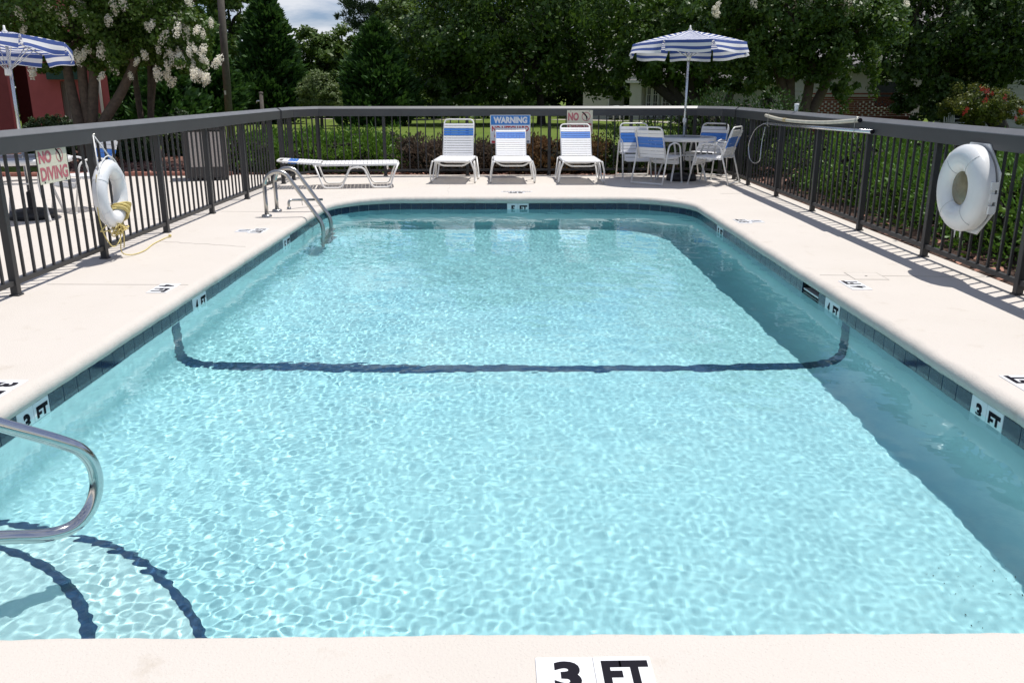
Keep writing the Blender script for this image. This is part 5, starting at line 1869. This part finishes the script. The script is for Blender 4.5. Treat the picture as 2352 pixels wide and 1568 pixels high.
def brick_screen():
    Y = 30.0
    g = gz(0, Y)
    x0, x1 = at(2545, 320, Y).x, at(2893, 320, Y).x
    top = at(2700, 300, Y).z
    e = thing('brick_screen_wall', 'red brick wall with pierced lattice panels behind the large crape myrtle', 'wall', (x0, Y, g))
    H = top - g
    W = x1 - x0
    cw, chh = .212, .070
    n_r = int(H / chh)
    full_b = MB().box((0, 0, 0), (.200, .10, .060)).mesh('brick', M['brick'])
    half_b = MB().box((0, 0, 0), (.118, .10, .062)).mesh('brick', M['brick'])
    rest = MB()
    cnt = 0
    for r in range(n_r - 1, -1, -1):
        z = r * chh + chh / 2
        n_c = int(W / cw)
        for c in range(n_c):
            x = c * cw + (cw / 2 if r % 2 else 0) + .1
            pierced = n_r * .50 < r < n_r - 2 and .16 < (x % 1.55) < 1.40
            me, wd = (half_b, .118) if pierced else (full_b, .200)
            if cnt < 290:
                link('brick', me, e, (x, random.uniform(-.004, .004), z))
                cnt += 1
            else:
                rest.box((x, 0, z), (wd, .10, .061))
    o = rest.build('brickwork', M['brick'], e)
    o['kind'] = 'stuff'
    MB().box((W / 2, .015, H * .24), (W, .05, H * .48)).build('mortar', M['mortar'], e)
    MB().box((W / 2, 0, H + .03), (W + .1, .16, .055)).build('coping', M['brick'], e)
brick_screen()
def annex():
    """white sided house behind the screen and at the right edge"""
    Y = 33.0
    g = gz(0, Y)
    x0, x1 = at(2480, 300, Y).x, at(2915, 300, Y).x
    e = thing('white_house', 'white sided house showing over the brick lattice wall', 'house', (x0, Y, g))
    W = x1 - x0
    def siding(w_, x, y, width, h, z0=0):
        bd = MB().prism([(0, 0), (0, .16), (-.005, .16), (-.03, 0)], 0, 1)
        bd.v = [(yy, xx, zz) for xx, yy, zz in bd.v]
        me = bd.mesh('siding_board', M['trims'])
        for k in range(int(h / .16)): link('siding_board', me, w_, (x, y, z0 + k * .16 + .01), None, (width, 1, 1))
    w_ = MB().box((W / 2, .2, 1.2), (W, .3, 2.4)).build('wall', M['trims'], e)
    siding(w_, 0, .05, W, 2.4)
    wx = at(2805, 285, Y).x - x0
    f = MB()
    f.box((wx, -.01, 1.98), (.95, .08, .08)).box((wx, -.01, 1.02), (.95, .08, .08))
    for s in (-.44, .44): f.box((wx + s, -.01, 1.5), (.08, .08, .88))
    o = f.build('window', M['trim'], e)
    MB().box((wx, .01, 1.5), (.8, .03, .88)).build('pane', M['glass'], o)
    MB().add([(-.3, -.4, 2.4), (W + .3, -.4, 2.4), (W + .3, 4, 4.0), (-.3, 4, 4.0), (-.3, -.4, 2.55), (W + .3, -.4, 2.55), (W + .3, 4, 4.15), (-.3, 4, 4.15)], [(4, 5, 6, 7), (0, 3, 2, 1), (0, 1, 5, 4), (0, 4, 7, 3), (1, 2, 6, 5), (3, 7, 6, 2)]).build('roof', M['roof'], e)
    Y2 = 27.0
    g2 = gz(0, Y2)
    x0 = at(2985, 300, Y2).x
    e = thing('white_house', 'white sided house with a barred window behind the red-flowered shrub', 'house', (x0, Y2, g2))
    w_ = MB().box((3.2, .2, 1.3), (6.4, .3, 2.6)).build('wall', M['trims'], e)
    siding(w_, 0, .05, 6.4, 2.6)
    a, b = at(3027, 300, Y2), at(3075, 345, Y2)
    wx, wz = (a.x + b.x) / 2 - x0 + .1, .5
    zt = a.z - g2
    wd = b.x - a.x + .2
    f = MB()
    f.box((wx, -.01, zt), (wd + .16, .08, .08)).box((wx, -.01, wz), (wd + .16, .08, .08))
    for s in (-1, 1): f.box((wx + s * (wd / 2 + .04), -.01, (zt + wz) / 2), (.08, .08, zt - wz))
    o = f.build('window', M['trim'], e)
    MB().box((wx, .01, (zt + wz) / 2), (wd, .03, zt - wz)).build('pane', M['glass'], o)
    bars = MB()
    for k in range(1, 4): bars.box((wx, -.012, wz + (zt - wz) * k / 4), (wd, .03, .03))
    bars.box((wx, -.014, (zt + wz) / 2), (.03, .03, zt - wz))
    bars.build('glazing_bars', M['trim'], o)
    MB().add([(-.3, -.4, 2.6), (6.7, -.4, 2.6), (6.7, 4, 4.2), (-.3, 4, 4.2), (-.3, -.4, 2.75), (6.7, -.4, 2.75), (6.7, 4, 4.35), (-.3, 4, 4.35)], [(4, 5, 6, 7), (0, 3, 2, 1), (0, 1, 5, 4), (0, 4, 7, 3), (1, 2, 6, 5), (3, 7, 6, 2)]).build('roof', M['roof'], e)
M['trims'] = mat('white siding', (.42, .42, .40), .7, var=.05, vscale=3)
annex()
chair_white(3028, 385, 25.5, 'white spindle chair below the barred window at right', 1.0, R(30))

# ------------------------------------------------------------------ specks on the pool floor
rgd = np.random.default_rng(12)
n = 90
px = rgd.uniform(1.85, 2.22, n); py = rgd.uniform(2.5, 3.5, n)
Pd = np.stack([px, py, np.array([floor_z(y) + .006 for y in py])], 1)
Ld = rgd.uniform(.004, .012, n)
Nd = rgd.normal(size=(n, 3)) * .25 + np.array([0, 0, 1.0])
o = quads('leaf_debris', leaves(rgd, Pd, Nd, Ld, Ld * .5), M['twigs'])
receives(o)
tag(o, 'small dark bits of leaf debris on the shaded pool floor', kind='stuff')
